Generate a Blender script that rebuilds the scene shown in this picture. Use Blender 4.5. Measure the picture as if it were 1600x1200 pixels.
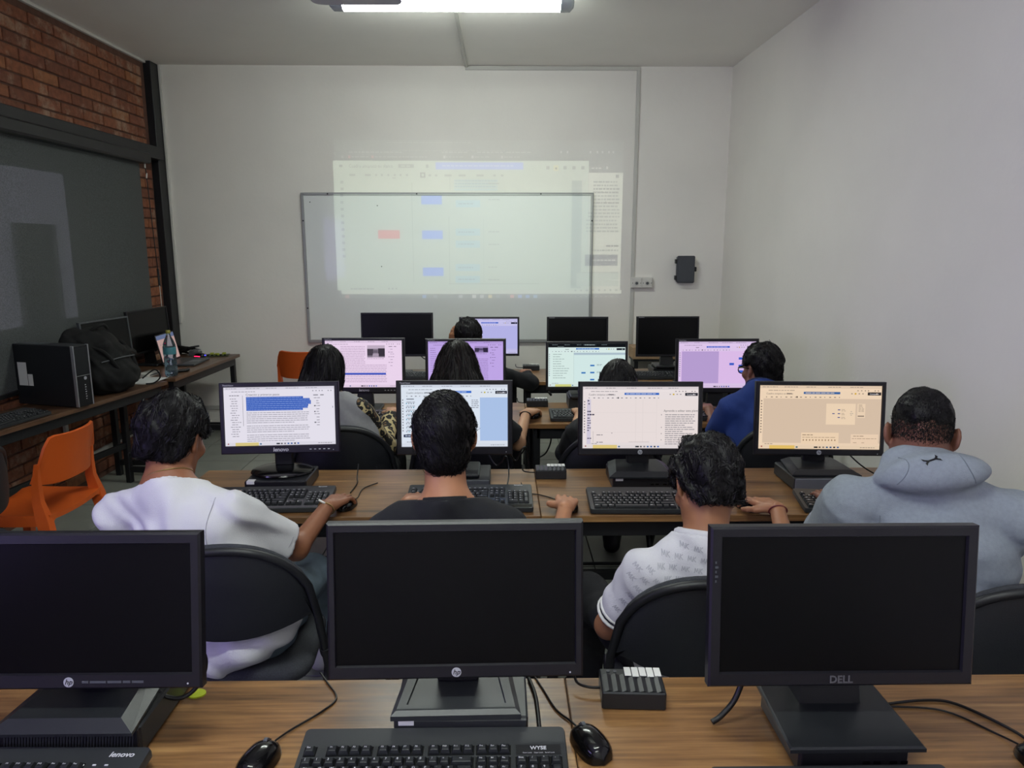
import bpy, bmesh, math, random
import numpy as np
from mathutils import Vector, Matrix, Euler, noise as mnoise
from mathutils.bvhtree import BVHTree

# ------------------------------------------------------------------ camera, world, lights, exposure
scene = bpy.context.scene
for o in list(bpy.data.objects):
    bpy.data.objects.remove(o, do_unlink=True)
COL = scene.collection
rnd = random.Random(7)
R = math.radians
CAM_H = 1.71
cam_d = bpy.data.cameras.new('camera'); cam = bpy.data.objects.new('camera', cam_d); COL.objects.link(cam)
cam_d.sensor_width = 36.0; cam_d.lens = 1150.0 / 1600.0 * 36.0
cam_d.clip_start = 0.05; cam_d.clip_end = 100
cam.location = (0, 0, CAM_H)
cam.rotation_euler = (R(90 - 10.83), 0, R(-0.85))
scene.camera = cam
scene.view_settings.view_transform = 'Standard'
scene.view_settings.look = 'None'
scene.view_settings.exposure = 0.0
scene.view_settings.gamma = 1.0
scene.view_settings.use_curve_mapping = False
scene.cycles.use_denoising = True
scene.cycles.max_bounces = 6
scene.cycles.diffuse_bounces = 5
scene.cycles.glossy_bounces = 3
scene.cycles.transparent_max_bounces = 12
scene.cycles.caustics_reflective = False
scene.cycles.caustics_refractive = False
world = bpy.data.worlds.new('daylight'); scene.world = world; world.use_nodes = True
bg = world.node_tree.nodes['Background']; bg.inputs[0].default_value = (0.80, 0.86, 1.0, 1); bg.inputs[1].default_value = 1.0

def area_light(name, loc, rot, sx, sy, power, col):
    l = bpy.data.lights.new(name, 'AREA'); l.shape = 'RECTANGLE'; l.size = sx; l.size_y = sy
    l.energy = power; l.color = col
    o = bpy.data.objects.new(name, l); COL.objects.link(o); o.location = loc; o.rotation_euler = rot
    return o
LAMP = 52.0          # emission of the fluorescent diffusers
# added violet-blue area light from the unseen left rear, tinting shirt and walls
area_light('violet_rear_light', (-3.06, -0.35, 1.6), (0, R(-90), 0), 1.1, 2.0, 58.0, (0.44, 0.34, 1.0))

# ------------------------------------------------------------------ mesh helpers
def lin(h):
    h = h.lstrip('#'); c = [int(h[i:i + 2], 16) / 255 for i in (0, 2, 4)]
    return tuple((x / 12.92 if x <= 0.04045 else ((x + 0.055) / 1.055) ** 2.4) for x in c) + (1.0,)

class MB:
    """collects vertices and faces; build() links them as one mesh object"""
    def __init__(s): s.v = []; s.f = []; s.m = []; s.mi = 0; s.col = {}
    def add(s, vs, fs, M=None):
        o = len(s.v)
        if M is not None: vs = [tuple(M @ Vector(p)) for p in vs]
        s.v += [tuple(p) for p in vs]
        s.f += [tuple(i + o for i in f) for f in fs]; s.m += [s.mi] * len(fs)
        return s
    def box(s, x0, x1, y0, y1, z0, z1, b=0.0, M=None):
        if x0 > x1: x0, x1 = x1, x0
        if y0 > y1: y0, y1 = y1, y0
        if z0 > z1: z0, z1 = z1, z0
        if b <= 0:
            vs = [(x, y, z) for x in (x0, x1) for y in (y0, y1) for z in (z0, z1)]
            return s.add(vs, [(0, 1, 3, 2), (4, 6, 7, 5), (0, 4, 5, 1), (2, 3, 7, 6), (0, 2, 6, 4), (1, 5, 7, 3)], M)
        b = min(b, (x1 - x0) * .49, (y1 - y0) * .49, (z1 - z0) * .49)
        vs = []; idx = {}
        for i, x in enumerate((x0, x1)):
            for j, y in enumerate((y0, y1)):
                for k, z in enumerate((z0, z1)):
                    sx, sy, sz = (b, -b)[i], (b, -b)[j], (b, -b)[k]
                    idx[i, j, k] = len(vs)
                    vs += [(x, y + sy, z + sz), (x + sx, y, z + sz), (x + sx, y + sy, z)]
        f = []
        I = lambda i, j, k, a: idx[i, j, k] + a
        f += [(I(0,0,0,0), I(0,0,1,0), I(0,1,1,0), I(0,1,0,0)), (I(1,0,0,0), I(1,1,0,0), I(1,1,1,0), I(1,0,1,0))]
        f += [(I(0,0,0,1), I(1,0,0,1), I(1,0,1,1), I(0,0,1,1)), (I(0,1,0,1), I(0,1,1,1), I(1,1,1,1), I(1,1,0,1))]
        f += [(I(0,0,0,2), I(0,1,0,2), I(1,1,0,2), I(1,0,0,2)), (I(0,0,1,2), I(1,0,1,2), I(1,1,1,2), I(0,1,1,2))]
        for i in (0, 1):
            for j in (0, 1):
                a = (I(i,j,0,0), I(i,j,1,0), I(i,j,1,1), I(i,j,0,1)); f.append(a if (i + j) % 2 else a[::-1])
                a = (I(i,0,j,0), I(i,1,j,0), I(i,1,j,2), I(i,0,j,2)); f.append(a[::-1] if (i + j) % 2 else a)
                a = (I(0,i,j,1), I(1,i,j,1), I(1,i,j,2), I(0,i,j,2)); f.append(a if (i + j) % 2 else a[::-1])
                for k in (0, 1):
                    a = (I(i,j,k,0), I(i,j,k,1), I(i,j,k,2)); f.append(a[::-1] if (i + j + k) % 2 else a)
        return s.add(vs, f, M)
    def cyl(s, p, q, r0, r1=None, n=16, cap=True):
        return s.tube([p, q], [r0, r0 if r1 is None else r1], n, cap)
    def tube(s, pts, r, n=8, cap=True, closed=False):
        P = [Vector(p) for p in pts]; m = len(P)
        rr = r if isinstance(r, (list, tuple)) else [r] * m
        def tang(i):
            if closed: return (P[(i + 1) % m] - P[i - 1]).normalized()
            return (P[min(i + 1, m - 1)] - P[max(i - 1, 0)]).normalized()
        t = tang(0); a = t.orthogonal().normalized(); vs = []
        for i in range(m):
            t2 = tang(i); ax = t.cross(t2)
            if ax.length > 1e-7: a = Matrix.Rotation(t.angle(t2), 3, ax.normalized()) @ a
            t = t2; bb = t.cross(a).normalized(); a = bb.cross(t).normalized()
            for k in range(n):
                an = 2 * math.pi * k / n
                vs.append(tuple(P[i] + (a * math.cos(an) + bb * math.sin(an)) * rr[i]))
        fs = []
        for i in range(m if closed else m - 1):
            for k in range(n):
                j = (i + 1) % m
                fs.append((i * n + k, i * n + (k + 1) % n, j * n + (k + 1) % n, j * n + k))
        if cap and not closed: fs += [tuple(range(n))[::-1], tuple(range((m - 1) * n, m * n))]
        return s.add(vs, fs)
    def lathe(s, prof, n=24, c=(0, 0, 0), sx=1, sy=1, M=None):
        vs = []; fs = []; m = len(prof)
        for (r, z) in prof:
            for k in range(n):
                a = 2 * math.pi * k / n; vs.append((c[0] + r * math.cos(a) * sx, c[1] + r * math.sin(a) * sy, c[2] + z))
        for i in range(m - 1):
            for k in range(n):
                fs.append((i * n + k, i * n + (k + 1) % n, (i + 1) * n + (k + 1) % n, (i + 1) * n + k))
        if prof[0][0] > 1e-6: fs.append(tuple(range(n))[::-1])
        if prof[-1][0] > 1e-6: fs.append(tuple(range((m - 1) * n, m * n)))
        return s.add(vs, fs, M)
    def loft(s, rings, cap=True, closed=True, M=None):
        n = len(rings[0]); vs = [p for r in rings for p in r]; fs = []
        for i in range(len(rings) - 1):
            for k in range(n if closed else n - 1):
                fs.append((i * n + k, i * n + (k + 1) % n, (i + 1) * n + (k + 1) % n, (i + 1) * n + k))
        if cap: fs += [tuple(range(n))[::-1], tuple(range((len(rings) - 1) * n, len(rings) * n))]
        return s.add(vs, fs, M)
    def prism(s, poly, z0, z1, M=None):
        """poly: ccw xy outline extruded from z0 to z1"""
        n = len(poly); vs = [(x, y, z0) for x, y in poly] + [(x, y, z1) for x, y in poly]
        fs = [tuple(range(n))[::-1], tuple(range(n, 2 * n))] + [(k, (k + 1) % n, n + (k + 1) % n, n + k) for k in range(n)]
        return s.add(vs, fs, M)
    def quad(s, a, b, c, d): return s.add([a, b, c, d], [(0, 1, 2, 3)])
    def mesh(s, name, mats, smooth=None):
        me = bpy.data.meshes.new(name); me.from_pydata(s.v, [], s.f)
        if not isinstance(mats, (list, tuple)): mats = [mats]
        for m in mats: me.materials.append(m)
        if len(mats) > 1: me.polygons.foreach_set('material_index', s.m)
        me.update()
        if smooth is not None:
            me.polygons.foreach_set('use_smooth', [True] * len(me.polygons))
            if smooth < 180: me.set_sharp_from_angle(angle=R(smooth))
        return me
    def build(s, name, mats, parent=None, smooth=None, loc=None, rot=None):
        return link(name, s.mesh(name, mats, smooth), parent, loc, rot)

def link(name, me, parent=None, loc=None, rot=None):
    o = bpy.data.objects.new(name, me); COL.objects.link(o)
    if parent is not None: o.parent = parent
    if loc is not None: o.location = loc
    if rot is not None: o.rotation_euler = rot
    return o
def tag(o, label, cat, group=None, kind=None):
    o['label'] = label; o['category'] = cat
    if group: o['group'] = group
    if kind: o['kind'] = kind
    return o
def thing(name, label, cat, loc=(0, 0, 0), rz=0.0, group=None, rot=None):
    o = bpy.data.objects.new(name, None); COL.objects.link(o); o.empty_display_size = 0.05
    o.location = loc; o.rotation_euler = rot if rot else (0, 0, rz)
    return tag(o, label, cat, group)
def struct(o, label=None):
    o['kind'] = 'structure'
    if label: o['label'] = label
    return o
def dup(root, loc, rz, label, group=None):
    r = root.copy(); COL.objects.link(r); r.location = loc; r.rotation_euler = (0, 0, rz); r['label'] = label
    if group: r['group'] = group
    for ch in list(root.children):
        c = ch.copy(); COL.objects.link(c); c.parent = r
        for g in list(ch.children):
            d = g.copy(); COL.objects.link(d); d.parent = c
    return r
def rounded(w, h, r, n=5, cx=0, cy=0):
    p = []
    for (sx, sy, a0) in ((1, 1, 0), (-1, 1, 90), (-1, -1, 180), (1, -1, 270)):
        for i in range(n + 1):
            a = R(a0 + 90 * i / n); p.append((cx + sx * (w / 2 - r) + r * math.cos(a), cy + sy * (h / 2 - r) + r * math.sin(a)))
    return p
def spline(pts, n=8):
    P = [Vector(p) for p in pts]; out = []
    for i in range(len(P) - 1):
        a, b, c, d = P[max(i - 1, 0)], P[i], P[i + 1], P[min(i + 2, len(P) - 1)]
        for k in range(n):
            t = k / n; out.append(0.5 * ((2 * b) + (c - a) * t + (2 * a - 5 * b + 4 * c - d) * t * t + (3 * b - a - 3 * c + d) * t ** 3))
    out.append(P[-1]); return out
_font_cache = {}
def text_mesh(txt, size, ext=0.0006, shear=0.0, bold=0.0, align='CENTER'):
    key = (txt, size, ext, shear, bold, align)
    if key in _font_cache: return _font_cache[key]
    cu = bpy.data.curves.new('lettering', 'FONT'); cu.body = txt; cu.size = size; cu.extrude = ext; cu.shear = shear
    cu.offset = bold; cu.align_x = align; cu.align_y = 'CENTER'; cu.resolution_u = 3
    o = bpy.data.objects.new('lettering', cu); COL.objects.link(o)
    dg = bpy.context.evaluated_depsgraph_get(); me = bpy.data.meshes.new_from_object(o.evaluated_get(dg))
    bpy.data.objects.remove(o); bpy.data.curves.remove(cu); me.materials.clear()
    _font_cache[key] = me
    return me
def text(name, txt, size, m, parent, loc, rot=(0, 0, 0), **kw):
    me = text_mesh(txt, size, **kw).copy(); me.materials.append(m)
    return link(name, me, parent, loc, rot)

# ------------------------------------------------------------------ materials
MATS = {}
def nodes(m): return m.node_tree.nodes, m.node_tree.links
def mat(name, col, rough=0.5, metal=0.0, bump=0.0, bscale=200.0, var=0.0, vscale=8.0, spec=0.5, coat=0.0, trans=0.0, emis=None, estr=0.0, alpha=1.0, ior=1.45):
    m = bpy.data.materials.new(name); m.use_nodes = True; N, L = nodes(m); b = N['Principled BSDF']
    c = lin(col) if isinstance(col, str) else col
    b.inputs['Base Color'].default_value = c; b.inputs['Roughness'].default_value = rough; b.inputs['Metallic'].default_value = metal
    b.inputs['Specular IOR Level'].default_value = spec; b.inputs['Coat Weight'].default_value = coat
    b.inputs['Transmission Weight'].default_value = trans; b.inputs['IOR'].default_value = ior; b.inputs['Alpha'].default_value = alpha
    if emis: b.inputs['Emission Color'].default_value = lin(emis); b.inputs['Emission Strength'].default_value = estr
    tc = N.new('ShaderNodeTexCoord')
    if var > 0:
        t = N.new('ShaderNodeTexNoise'); t.inputs['Scale'].default_value = vscale; t.inputs['Detail'].default_value = 5
        L.new(tc.outputs['Object'], t.inputs['Vector'])
        r = N.new('ShaderNodeMapRange'); r.inputs['To Min'].default_value = 1 - var; r.inputs['To Max'].default_value = 1 + var
        r.inputs['From Min'].default_value = .3; r.inputs['From Max'].default_value = .7
        L.new(t.outputs['Fac'], r.inputs['Value'])
        h = N.new('ShaderNodeMix'); h.data_type = 'RGBA'; h.blend_type = 'MULTIPLY'; h.inputs['Factor'].default_value = 1
        h.inputs['A'].default_value = c; L.new(r.outputs[0], h.inputs['B']); L.new(h.outputs['Result'], b.inputs['Base Color'])
    if bump > 0:
        t = N.new('ShaderNodeTexNoise'); t.inputs['Scale'].default_value = bscale; t.inputs['Detail'].default_value = 4
        L.new(tc.outputs['Object'], t.inputs['Vector'])
        bn = N.new('ShaderNodeBump'); bn.inputs['Strength'].default_value = bump; bn.inputs['Distance'].default_value = .004
        L.new(t.outputs['Fac'], bn.inputs['Height']); L.new(bn.outputs[0], b.inputs['Normal'])
    MATS[name] = m
    return m
def emission(name, col, strength):
    m = bpy.data.materials.new(name); m.use_nodes = True; N, L = nodes(m); N.remove(N['Principled BSDF'])
    e = N.new('ShaderNodeEmission'); e.inputs[0].default_value = lin(col); e.inputs[1].default_value = strength
    L.new(e.outputs[0], N['Material Output'].inputs[0]); MATS[name] = m
    return m
WALL = mat('plaster_white', '#e6e3dc', .75, bump=.25, bscale=35, var=.035, vscale=1.4)
CEIL = mat('ceiling_paint', '#efede8', .85, bump=.12, bscale=30, var=.03, vscale=1.2)
TILE = mat('floor_tile', '#83867e', .35, var=.10, vscale=5)
GROUT = mat('tile_grout', '#45443f', .9)
MORTAR = mat('brick_mortar', '#5d4035', .95, bump=.4, bscale=80, var=.2, vscale=20)
STEEL_BLK = mat('black_painted_steel', '#17181b', .45, bump=.05)
TRIMW = mat('white_trim_paint', '#cfcdc7', .6)
PVC = mat('pvc_raceway', '#bdbcb6', .5)
BLK = mat('black_abs_plastic', '#141417', .42, bump=.06, bscale=600)
BLK2 = mat('black_satin_plastic', '#1d1f22', .36, bump=.05, bscale=500)
BLKG = mat('black_gloss_plastic', '#0b0b0c', .14)
BEZ = mat('monitor_bezel_plastic', '#15141a', .38)
DKSCREEN = mat('dark_lcd_glass', '#060607', .28, spec=.22)
KEYM = mat('keycap_plastic', '#1e2023', .38, bump=.05, bscale=900)
KBODY = mat('keyboard_plastic', '#2b2d2f', .40, bump=.05, bscale=800)
PRINT = mat('white_print', '#c8c8cc', .5)
SILVER = mat('silver_plastic', '#a9abae', .32, metal=.7)
GREYP = mat('grey_plastic', '#4b4e52', .45)
CABLE = mat('black_cable_rubber', '#0e0e10', .45)
ALU = mat('aluminium_frame', '#9fa19f', .4, metal=.35)
WBOARD = mat('whiteboard_enamel', '#e0e4e1', .3, coat=.2)
ORANGE = mat('orange_polypropylene', '#cc5a20', .38, bump=.05, bscale=700, var=.03)
PAPER = mat('white_paper', '#cfd0cf', .8)
LABELW = mat('white_label_sticker', '#dcdcd8', .6)
VINYL = mat('black_vinyl', '#15171c', .5, bump=.2, bscale=260)
FABRICG = mat('charcoal_fabric', '#33353a', .9, bump=.5, bscale=500, var=.25, vscale=260)
SKIN1 = mat('skin_a', '#8a5a40', .5, var=.07, vscale=14)
SKIN2 = mat('skin_b', '#b07b5b', .5, var=.07, vscale=14)
SKIN3 = mat('skin_c', '#9a6a4c', .5, var=.07, vscale=14)
SKIN4 = mat('skin_d', '#7c5242', .5, var=.07, vscale=14)
SKIN5 = mat('skin_e', '#b98d6c', .5, var=.07, vscale=14)

def wood_mat(name, dark, mid, light):
    m = bpy.data.materials.new(name); m.use_nodes = True; N, L = nodes(m); b = N['Principled BSDF']
    tc = N.new('ShaderNodeTexCoord'); oi = N.new('ShaderNodeObjectInfo')
    ad = N.new('ShaderNodeVectorMath'); ad.operation = 'ADD'; L.new(tc.outputs['Object'], ad.inputs[0]); 
    sc_ = N.new('ShaderNodeVectorMath'); sc_.operation = 'SCALE'; sc_.inputs[0].default_value = (3.1, 1.7, 0.3); L.new(oi.outputs['Random'], sc_.inputs['Scale']); L.new(sc_.outputs[0], ad.inputs[1])
    mp = N.new('ShaderNodeMapping'); mp.inputs['Scale'].default_value = (0.9, 9.0, 9.0); L.new(ad.outputs[0], mp.inputs['Vector'])
    n1 = N.new('ShaderNodeTexNoise'); n1.inputs['Scale'].default_value = 1.6; n1.inputs['Detail'].default_value = 7; n1.inputs['Roughness'].default_value = .6; n1.inputs['Distortion'].default_value = .6
    L.new(mp.outputs[0], n1.inputs['Vector'])
    mp2 = N.new('ShaderNodeMapping'); mp2.inputs['Scale'].default_value = (2.2, 60.0, 60.0); L.new(ad.outputs[0], mp2.inputs['Vector'])
    n2 = N.new('ShaderNodeTexNoise'); n2.inputs['Scale'].default_value = 2.2; n2.inputs['Detail'].default_value = 4; L.new(mp2.outputs[0], n2.inputs['Vector'])
    mx = N.new('ShaderNodeMix'); mx.inputs['Factor'].default_value = .34; L.new(n1.outputs['Fac'], mx.inputs['A']); L.new(n2.outputs['Fac'], mx.inputs['B'])
    cr = N.new('ShaderNodeValToRGB'); e = cr.color_ramp.elements
    e[0].position = .32; e[0].color = lin(dark); e[1].position = .66; e[1].color = lin(light)
    k = cr.color_ramp.elements.new(.5); k.color = lin(mid)
    L.new(mx.outputs['Result'], cr.inputs[0]); L.new(cr.outputs[0], b.inputs['Base Color'])
    b.inputs['Roughness'].default_value = .30; b.inputs['Specular IOR Level'].default_value = .5
    bp = N.new('ShaderNodeBump'); bp.inputs['Strength'].default_value = .08; bp.inputs['Distance'].default_value = .002; L.new(n2.outputs['Fac'], bp.inputs['Height']); L.new(bp.outputs[0], b.inputs['Normal'])
    MATS[name] = m
    return m
WOOD = wood_mat('walnut_laminate', '#432f1e', '#7b5836', '#a07a4d')
WOODD = wood_mat('dark_walnut_laminate', '#38281d', '#5d4331', '#795a42')

def brick_mat():
    m = bpy.data.materials.new('fired_clay_brick'); m.use_nodes = True; N, L = nodes(m); b = N['Principled BSDF']
    g = N.new('ShaderNodeNewGeometry'); oi = N.new('ShaderNodeObjectInfo')
    cr = N.new('ShaderNodeValToRGB'); e = cr.color_ramp.elements; e[0].position = 0; e[0].color = lin('#6e4230'); e[1].position = 1; e[1].color = lin('#96623f')
    for p, c in ((.3, '#7d4b35'), (.6, '#8a5539'), (.8, '#774634')): k = cr.color_ramp.elements.new(p); k.color = lin(c)
    L.new(oi.outputs['Random'], cr.inputs[0])
    n = N.new('ShaderNodeTexNoise'); n.inputs['Scale'].default_value = 26; n.inputs['Detail'].default_value = 6; L.new(g.outputs['Position'], n.inputs['Vector'])
    mr = N.new('ShaderNodeMapRange'); mr.inputs['From Min'].default_value = .3; mr.inputs['From Max'].default_value = .7; mr.inputs['To Min'].default_value = .72; mr.inputs['To Max'].default_value = 1.2; L.new(n.outputs['Fac'], mr.inputs[0])
    mu = N.new('ShaderNodeMix'); mu.data_type = 'RGBA'; mu.blend_type = 'MULTIPLY'; mu.inputs['Factor'].default_value = 1; L.new(cr.outputs[0], mu.inputs['A']); L.new(mr.outputs[0], mu.inputs['B'])
    n3 = N.new('ShaderNodeTexNoise'); n3.inputs['Scale'].default_value = 3.4; n3.inputs['Detail'].default_value = 8; n3.inputs['Roughness'].default_value = .75; L.new(g.outputs['Position'], n3.inputs['Vector'])
    m3 = N.new('ShaderNodeMapRange'); m3.inputs['From Min'].default_value = .52; m3.inputs['From Max'].default_value = .68; m3.inputs['To Max'].default_value = .7; L.new(n3.outputs['Fac'], m3.inputs[0])
    m4 = N.new('ShaderNodeMix'); m4.data_type = 'RGBA'; m4.inputs['B'].default_value = lin('#b09a85'); L.new(m3.outputs[0], m4.inputs['Factor']); L.new(mu.outputs['Result'], m4.inputs['A'])
    L.new(m4.outputs['Result'], b.inputs['Base Color']); b.inputs['Roughness'].default_value = .9
    bp = N.new('ShaderNodeBump'); bp.inputs['Strength'].default_value = .5; bp.inputs['Distance'].default_value = .004; L.new(n.outputs['Fac'], bp.inputs['Height']); L.new(bp.outputs[0], b.inputs['Normal'])
    return m
BRICK = brick_mat()

def attr_emission(name, strength, additive=False):
    """flat print: the face colours of the picture on a lit screen (or projector light painted as glowing faces)"""
    m = bpy.data.materials.new(name); m.use_nodes = True; N, L = nodes(m); N.remove(N['Principled BSDF'])
    a = N.new('ShaderNodeAttribute'); a.attribute_name = 'picture'
    e = N.new('ShaderNodeEmission'); e.inputs[1].default_value = strength; L.new(a.outputs['Color'], e.inputs[0])
    out = e.outputs[0]
    if additive:
        t = N.new('ShaderNodeBsdfTransparent'); s = N.new('ShaderNodeAddShader'); L.new(e.outputs[0], s.inputs[0]); L.new(t.outputs[0], s.inputs[1]); out = s.outputs[0]
    L.new(out, N['Material Output'].inputs[0])
    return m
LCD = attr_emission('lit_lcd_picture', 0.92)
BEAM = attr_emission('painted_projector_light', 1.0, True)

# ------------------------------------------------------------------ room shell
XL, XR, YB, YF, ZC = -2.96, 2.0, 6.7, -2.6, 3.2
fl = MB().box(XL - .1, XR + .1, YF - .1, YB + .1, -.12, -.008).build('floor', GROUT); struct(fl, 'grey floor tiling')
TS = .5
tile_me = MB().box(-TS / 2 + .003, TS / 2 - .003, -TS / 2 + .003, TS / 2 - .003, -.02, 0, .0015).mesh('floor_tile', TILE)
for i in range(10):
    for j in range(17):
        y = YB - TS / 2 - j * TS
        if y < -2.0: continue
        link('floor_tile', tile_me, fl, (XR - TS / 2 - i * TS, y, 0))
struct(MB().box(XL - .3, XR + .3, YF - .1, YB + .1, ZC, ZC + .1).build('ceiling', CEIL))
struct(MB().box(XL - .1, XR + .1, YB, YB + .12, -.1, ZC).build('wall_back', WALL))
struct(MB().box(XR, XR + .12, YF, YB, -.1, ZC).build('wall_right', WALL))
struct(MB().box(XL - .1, XR + .1, YF - .12, YF, -.1, ZC).build('wall_front', WALL))
# left wall: brick with two window openings (one behind the blind, one added behind the photographer for the violet light)
W1 = (3.55, 5.50, 1.13, 2.24); W2 = (-1.4, 0.7, 1.0, 2.25)
b = MB(); XI = XL - .012
for (y0, y1, z0, z1) in ((YF, W2[0], 0, ZC), (W2[0], W2[1], 0, W2[2]), (W2[0], W2[1], W2[3], ZC), (W2[1], W1[0], 0, ZC), (W1[0], W1[1], 0, W1[2]), (W1[0], W1[1], W1[3], ZC), (W1[1], YB, 0, ZC)):
    b.box(XI - .16, XI, y0, y1, z0, z1)
wl = struct(b.build('wall_left', MORTAR), 'red brick wall on the left')
brick_me = [MB().box(-.03, .012, -.128 * s, .128 * s, -.035, .035, .004).mesh('brick', BRICK) for s in (1.0, .47)]
def bricks(y0, y1, z0, z1, off=0.0):
    pitch, ch = .268, .0815; n = 0
    k = math.ceil((z0 + .035) / ch); 
    while k * ch + .035 <= z1 + .02:
        z = k * ch; y = y0 + (pitch / 2 if k % 2 else 0) + off
        if k % 2 and pitch / 2 > .1:
            o = link('brick', brick_me[1], wl, (XI + rnd.uniform(-.001, .003), y0 + off + pitch / 4 - .004, z)); n += 1
            y = y0 + pitch / 2 + off
        while y + pitch * .9 <= y1 + .02:
            link('brick', brick_me[0], wl, (XI + rnd.uniform(-.002, .003), y + pitch / 2, z), (0, rnd.uniform(-.01, .01), rnd.uniform(-.006, .006))); n += 1
            y += pitch
        if y1 - y > .11:
            link('brick', brick_me[1], wl, (XI + rnd.uniform(-.001, .003), y + pitch / 4 - .003, z)); n += 1
        k += 1
    return n
nb = bricks(4.2, 6.54, 2.49, 3.19) + bricks(5.98, 6.54, 1.0, 2.34) + bricks(3.9, 6.54, .02, .76) + bricks(3.85, 4.5, .76, 1.0)
# steel column, beam and blind on the left wall
struct(MB().box(XL - .02, -2.91, 6.55, 6.69, 0, ZC, .004).build('trim_1', STEEL_BLK), 'black steel corner column')
struct(MB().box(-2.91, -2.888, 6.68, YB, 1.0, ZC, .003).build('trim_2', TRIMW), 'white corner bead beside the black column')
struct(MB().box(XL - .02, -2.86, 2.6, 6.55, 2.40, 2.50, .004).build('trim_3', STEEL_BLK), 'black steel beam above the window')
struct(MB().box(XL - .02, XL + .014, 3.0, 6.55, ZC - .02, ZC, .003).build('trim_4', TRIMW), 'white strip where bricks meet the ceiling')
struct(MB().box(-2.9, XR, YB - .012, YB, 0, .075, .002).build('baseboard_back', STEEL_BLK))
struct(MB().box(XR - .012, XR, YF, YB - .012, 0, .075, .002).build('baseboard_right', STEEL_BLK))
# window behind the blind
GLASS = mat('window_glass', '#ffffff', .02, trans=1.0, alpha=.25, ior=1.02)
wn = struct(MB().box(XI - .12, XI - .10, W1[0], W1[1], W1[2], W1[3]).build('window_1', GLASS), 'window pane behind the roller blind')
f = MB()
for (y0, y1, z0, z1) in ((W1[0], W1[1], W1[2], W1[2] + .05), (W1[0], W1[1], W1[3] - .05, W1[3]), (W1[0], W1[0] + .05, W1[2], W1[3]), (W1[1] - .04, W1[1], W1[2], W1[3]), (4.40, 4.45, W1[2], W1[3])):
    f.box(XI - .14, XI - .06, y0, y1, z0, z1, .003)
f.build('window_frame', STEEL_BLK, wn)
struct(MB().box(-3.66, -3.60, 5.66, 6.15, 0, 1.86, .01).build('trim_5', mat('concrete_grey', '#5a5658', .9, bump=.4, bscale=40)), 'grey concrete post outside the window')
struct(MB().box(XI - .10, XI - .08, W2[0], W2[0] + .06, W2[2], W2[3]).box(XI - .10, XI - .08, W2[1] - .06, W2[1], W2[2], W2[3]).box(XI - .10, XI - .08, W2[0], W2[1], W2[2], W2[2] + .06).box(XI - .10, XI - .08, W2[0], W2[1], W2[3] - .06, W2[3]).build('added_window', STEEL_BLK), 'black frame of an added unseen window behind the photographer')  # unseen window made up to hold the violet area light

def blind_mat():
    m = bpy.data.materials.new('blind_screen_fabric'); m.use_nodes = True; N, L = nodes(m); b = N['Principled BSDF']
    b.inputs['Roughness'].default_value = .9
    g = N.new('ShaderNodeNewGeometry'); n = N.new('ShaderNodeTexNoise'); n.inputs['Scale'].default_value = 190; n.inputs['Detail'].default_value = 3; L.new(g.outputs['Position'], n.inputs['Vector'])
    cr = N.new('ShaderNodeValToRGB'); e = cr.color_ramp.elements; e[0].position = .35; e[0].color = lin('#3d4040'); e[1].position = .65; e[1].color = lin('#55595a'); L.new(n.outputs['Fac'], cr.inputs[0]); L.new(cr.outputs[0], b.inputs['Base Color'])
    t = N.new('ShaderNodeBsdfTransparent'); t.inputs[0].default_value = lin('#f2e8f4')
    mr = N.new('ShaderNodeMapRange'); mr.inputs['From Min'].default_value = .4; mr.inputs['From Max'].default_value = .65; mr.inputs['To Min'].default_value = .012; mr.inputs['To Max'].default_value = .075; L.new(n.outputs['Fac'], mr.inputs[0])
    mx = N.new('ShaderNodeMixShader'); L.new(mr.outputs[0], mx.inputs[0]); L.new(b.outputs[0], mx.inputs[1]); L.new(t.outputs[0], mx.inputs[2]); L.new(mx.outputs[0], N['Material Output'].inputs[0])
    return m
bl = thing('roller_blind', 'large charcoal screen roller blind hanging over the left window', 'blind', (-2.925, 4.55, 0))
v = MB(); ys = np.linspace(-1.72, 1.68, 25)
v.loft([[(math.sin(i * .7) * .002, y, z) for i, y in enumerate(ys)] for z in (2.40, 2.0, 1.6, 1.2, .83)], cap=False, closed=False)
v.build('fabric', blind_mat(), bl, smooth=180)
MB().box(-.03, .085, -1.75, 1.72, 2.345, 2.43, .012).build('cassette', STEEL_BLK, bl)
MB().box(-.012, .012, -1.72, 1.68, .81, .84, .005).build('bottom_bar', STEEL_BLK, bl)
cw = thing('blind_cord', 'thin black pull cord hanging in front of the bricks by the column', 'cord', (-2.885, 6.27, 0))
MB().tube(spline([(0, -.03, 2.36), (.002, -.02, 2.2), (.004, 0, 1.8), (.006, .02, 1.5)], 5), .004, 6).build('cord', CABLE, cw)
MB().tube([(.006, .02, 1.5), (.007, .024, 1.36)], .010, 8).build('cord_weight', CABLE, cw)
MB().tube(spline([(.007, .024, 1.36), (.007, .028, 1.2), (.005, .03, 1.02)], 4), .003, 6).build('cord_tail', PVC, cw)
MB().tube([(0, -.03, 2.345), (.002, -.035, 2.31)], .006, 6).build('chain_clip', TRIMW, cw)
MB().tube([(.004, -.02, 2.27), (.004, -.03, 2.23)], .006, 6).build('chain_clip', TRIMW, cw)

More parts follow.
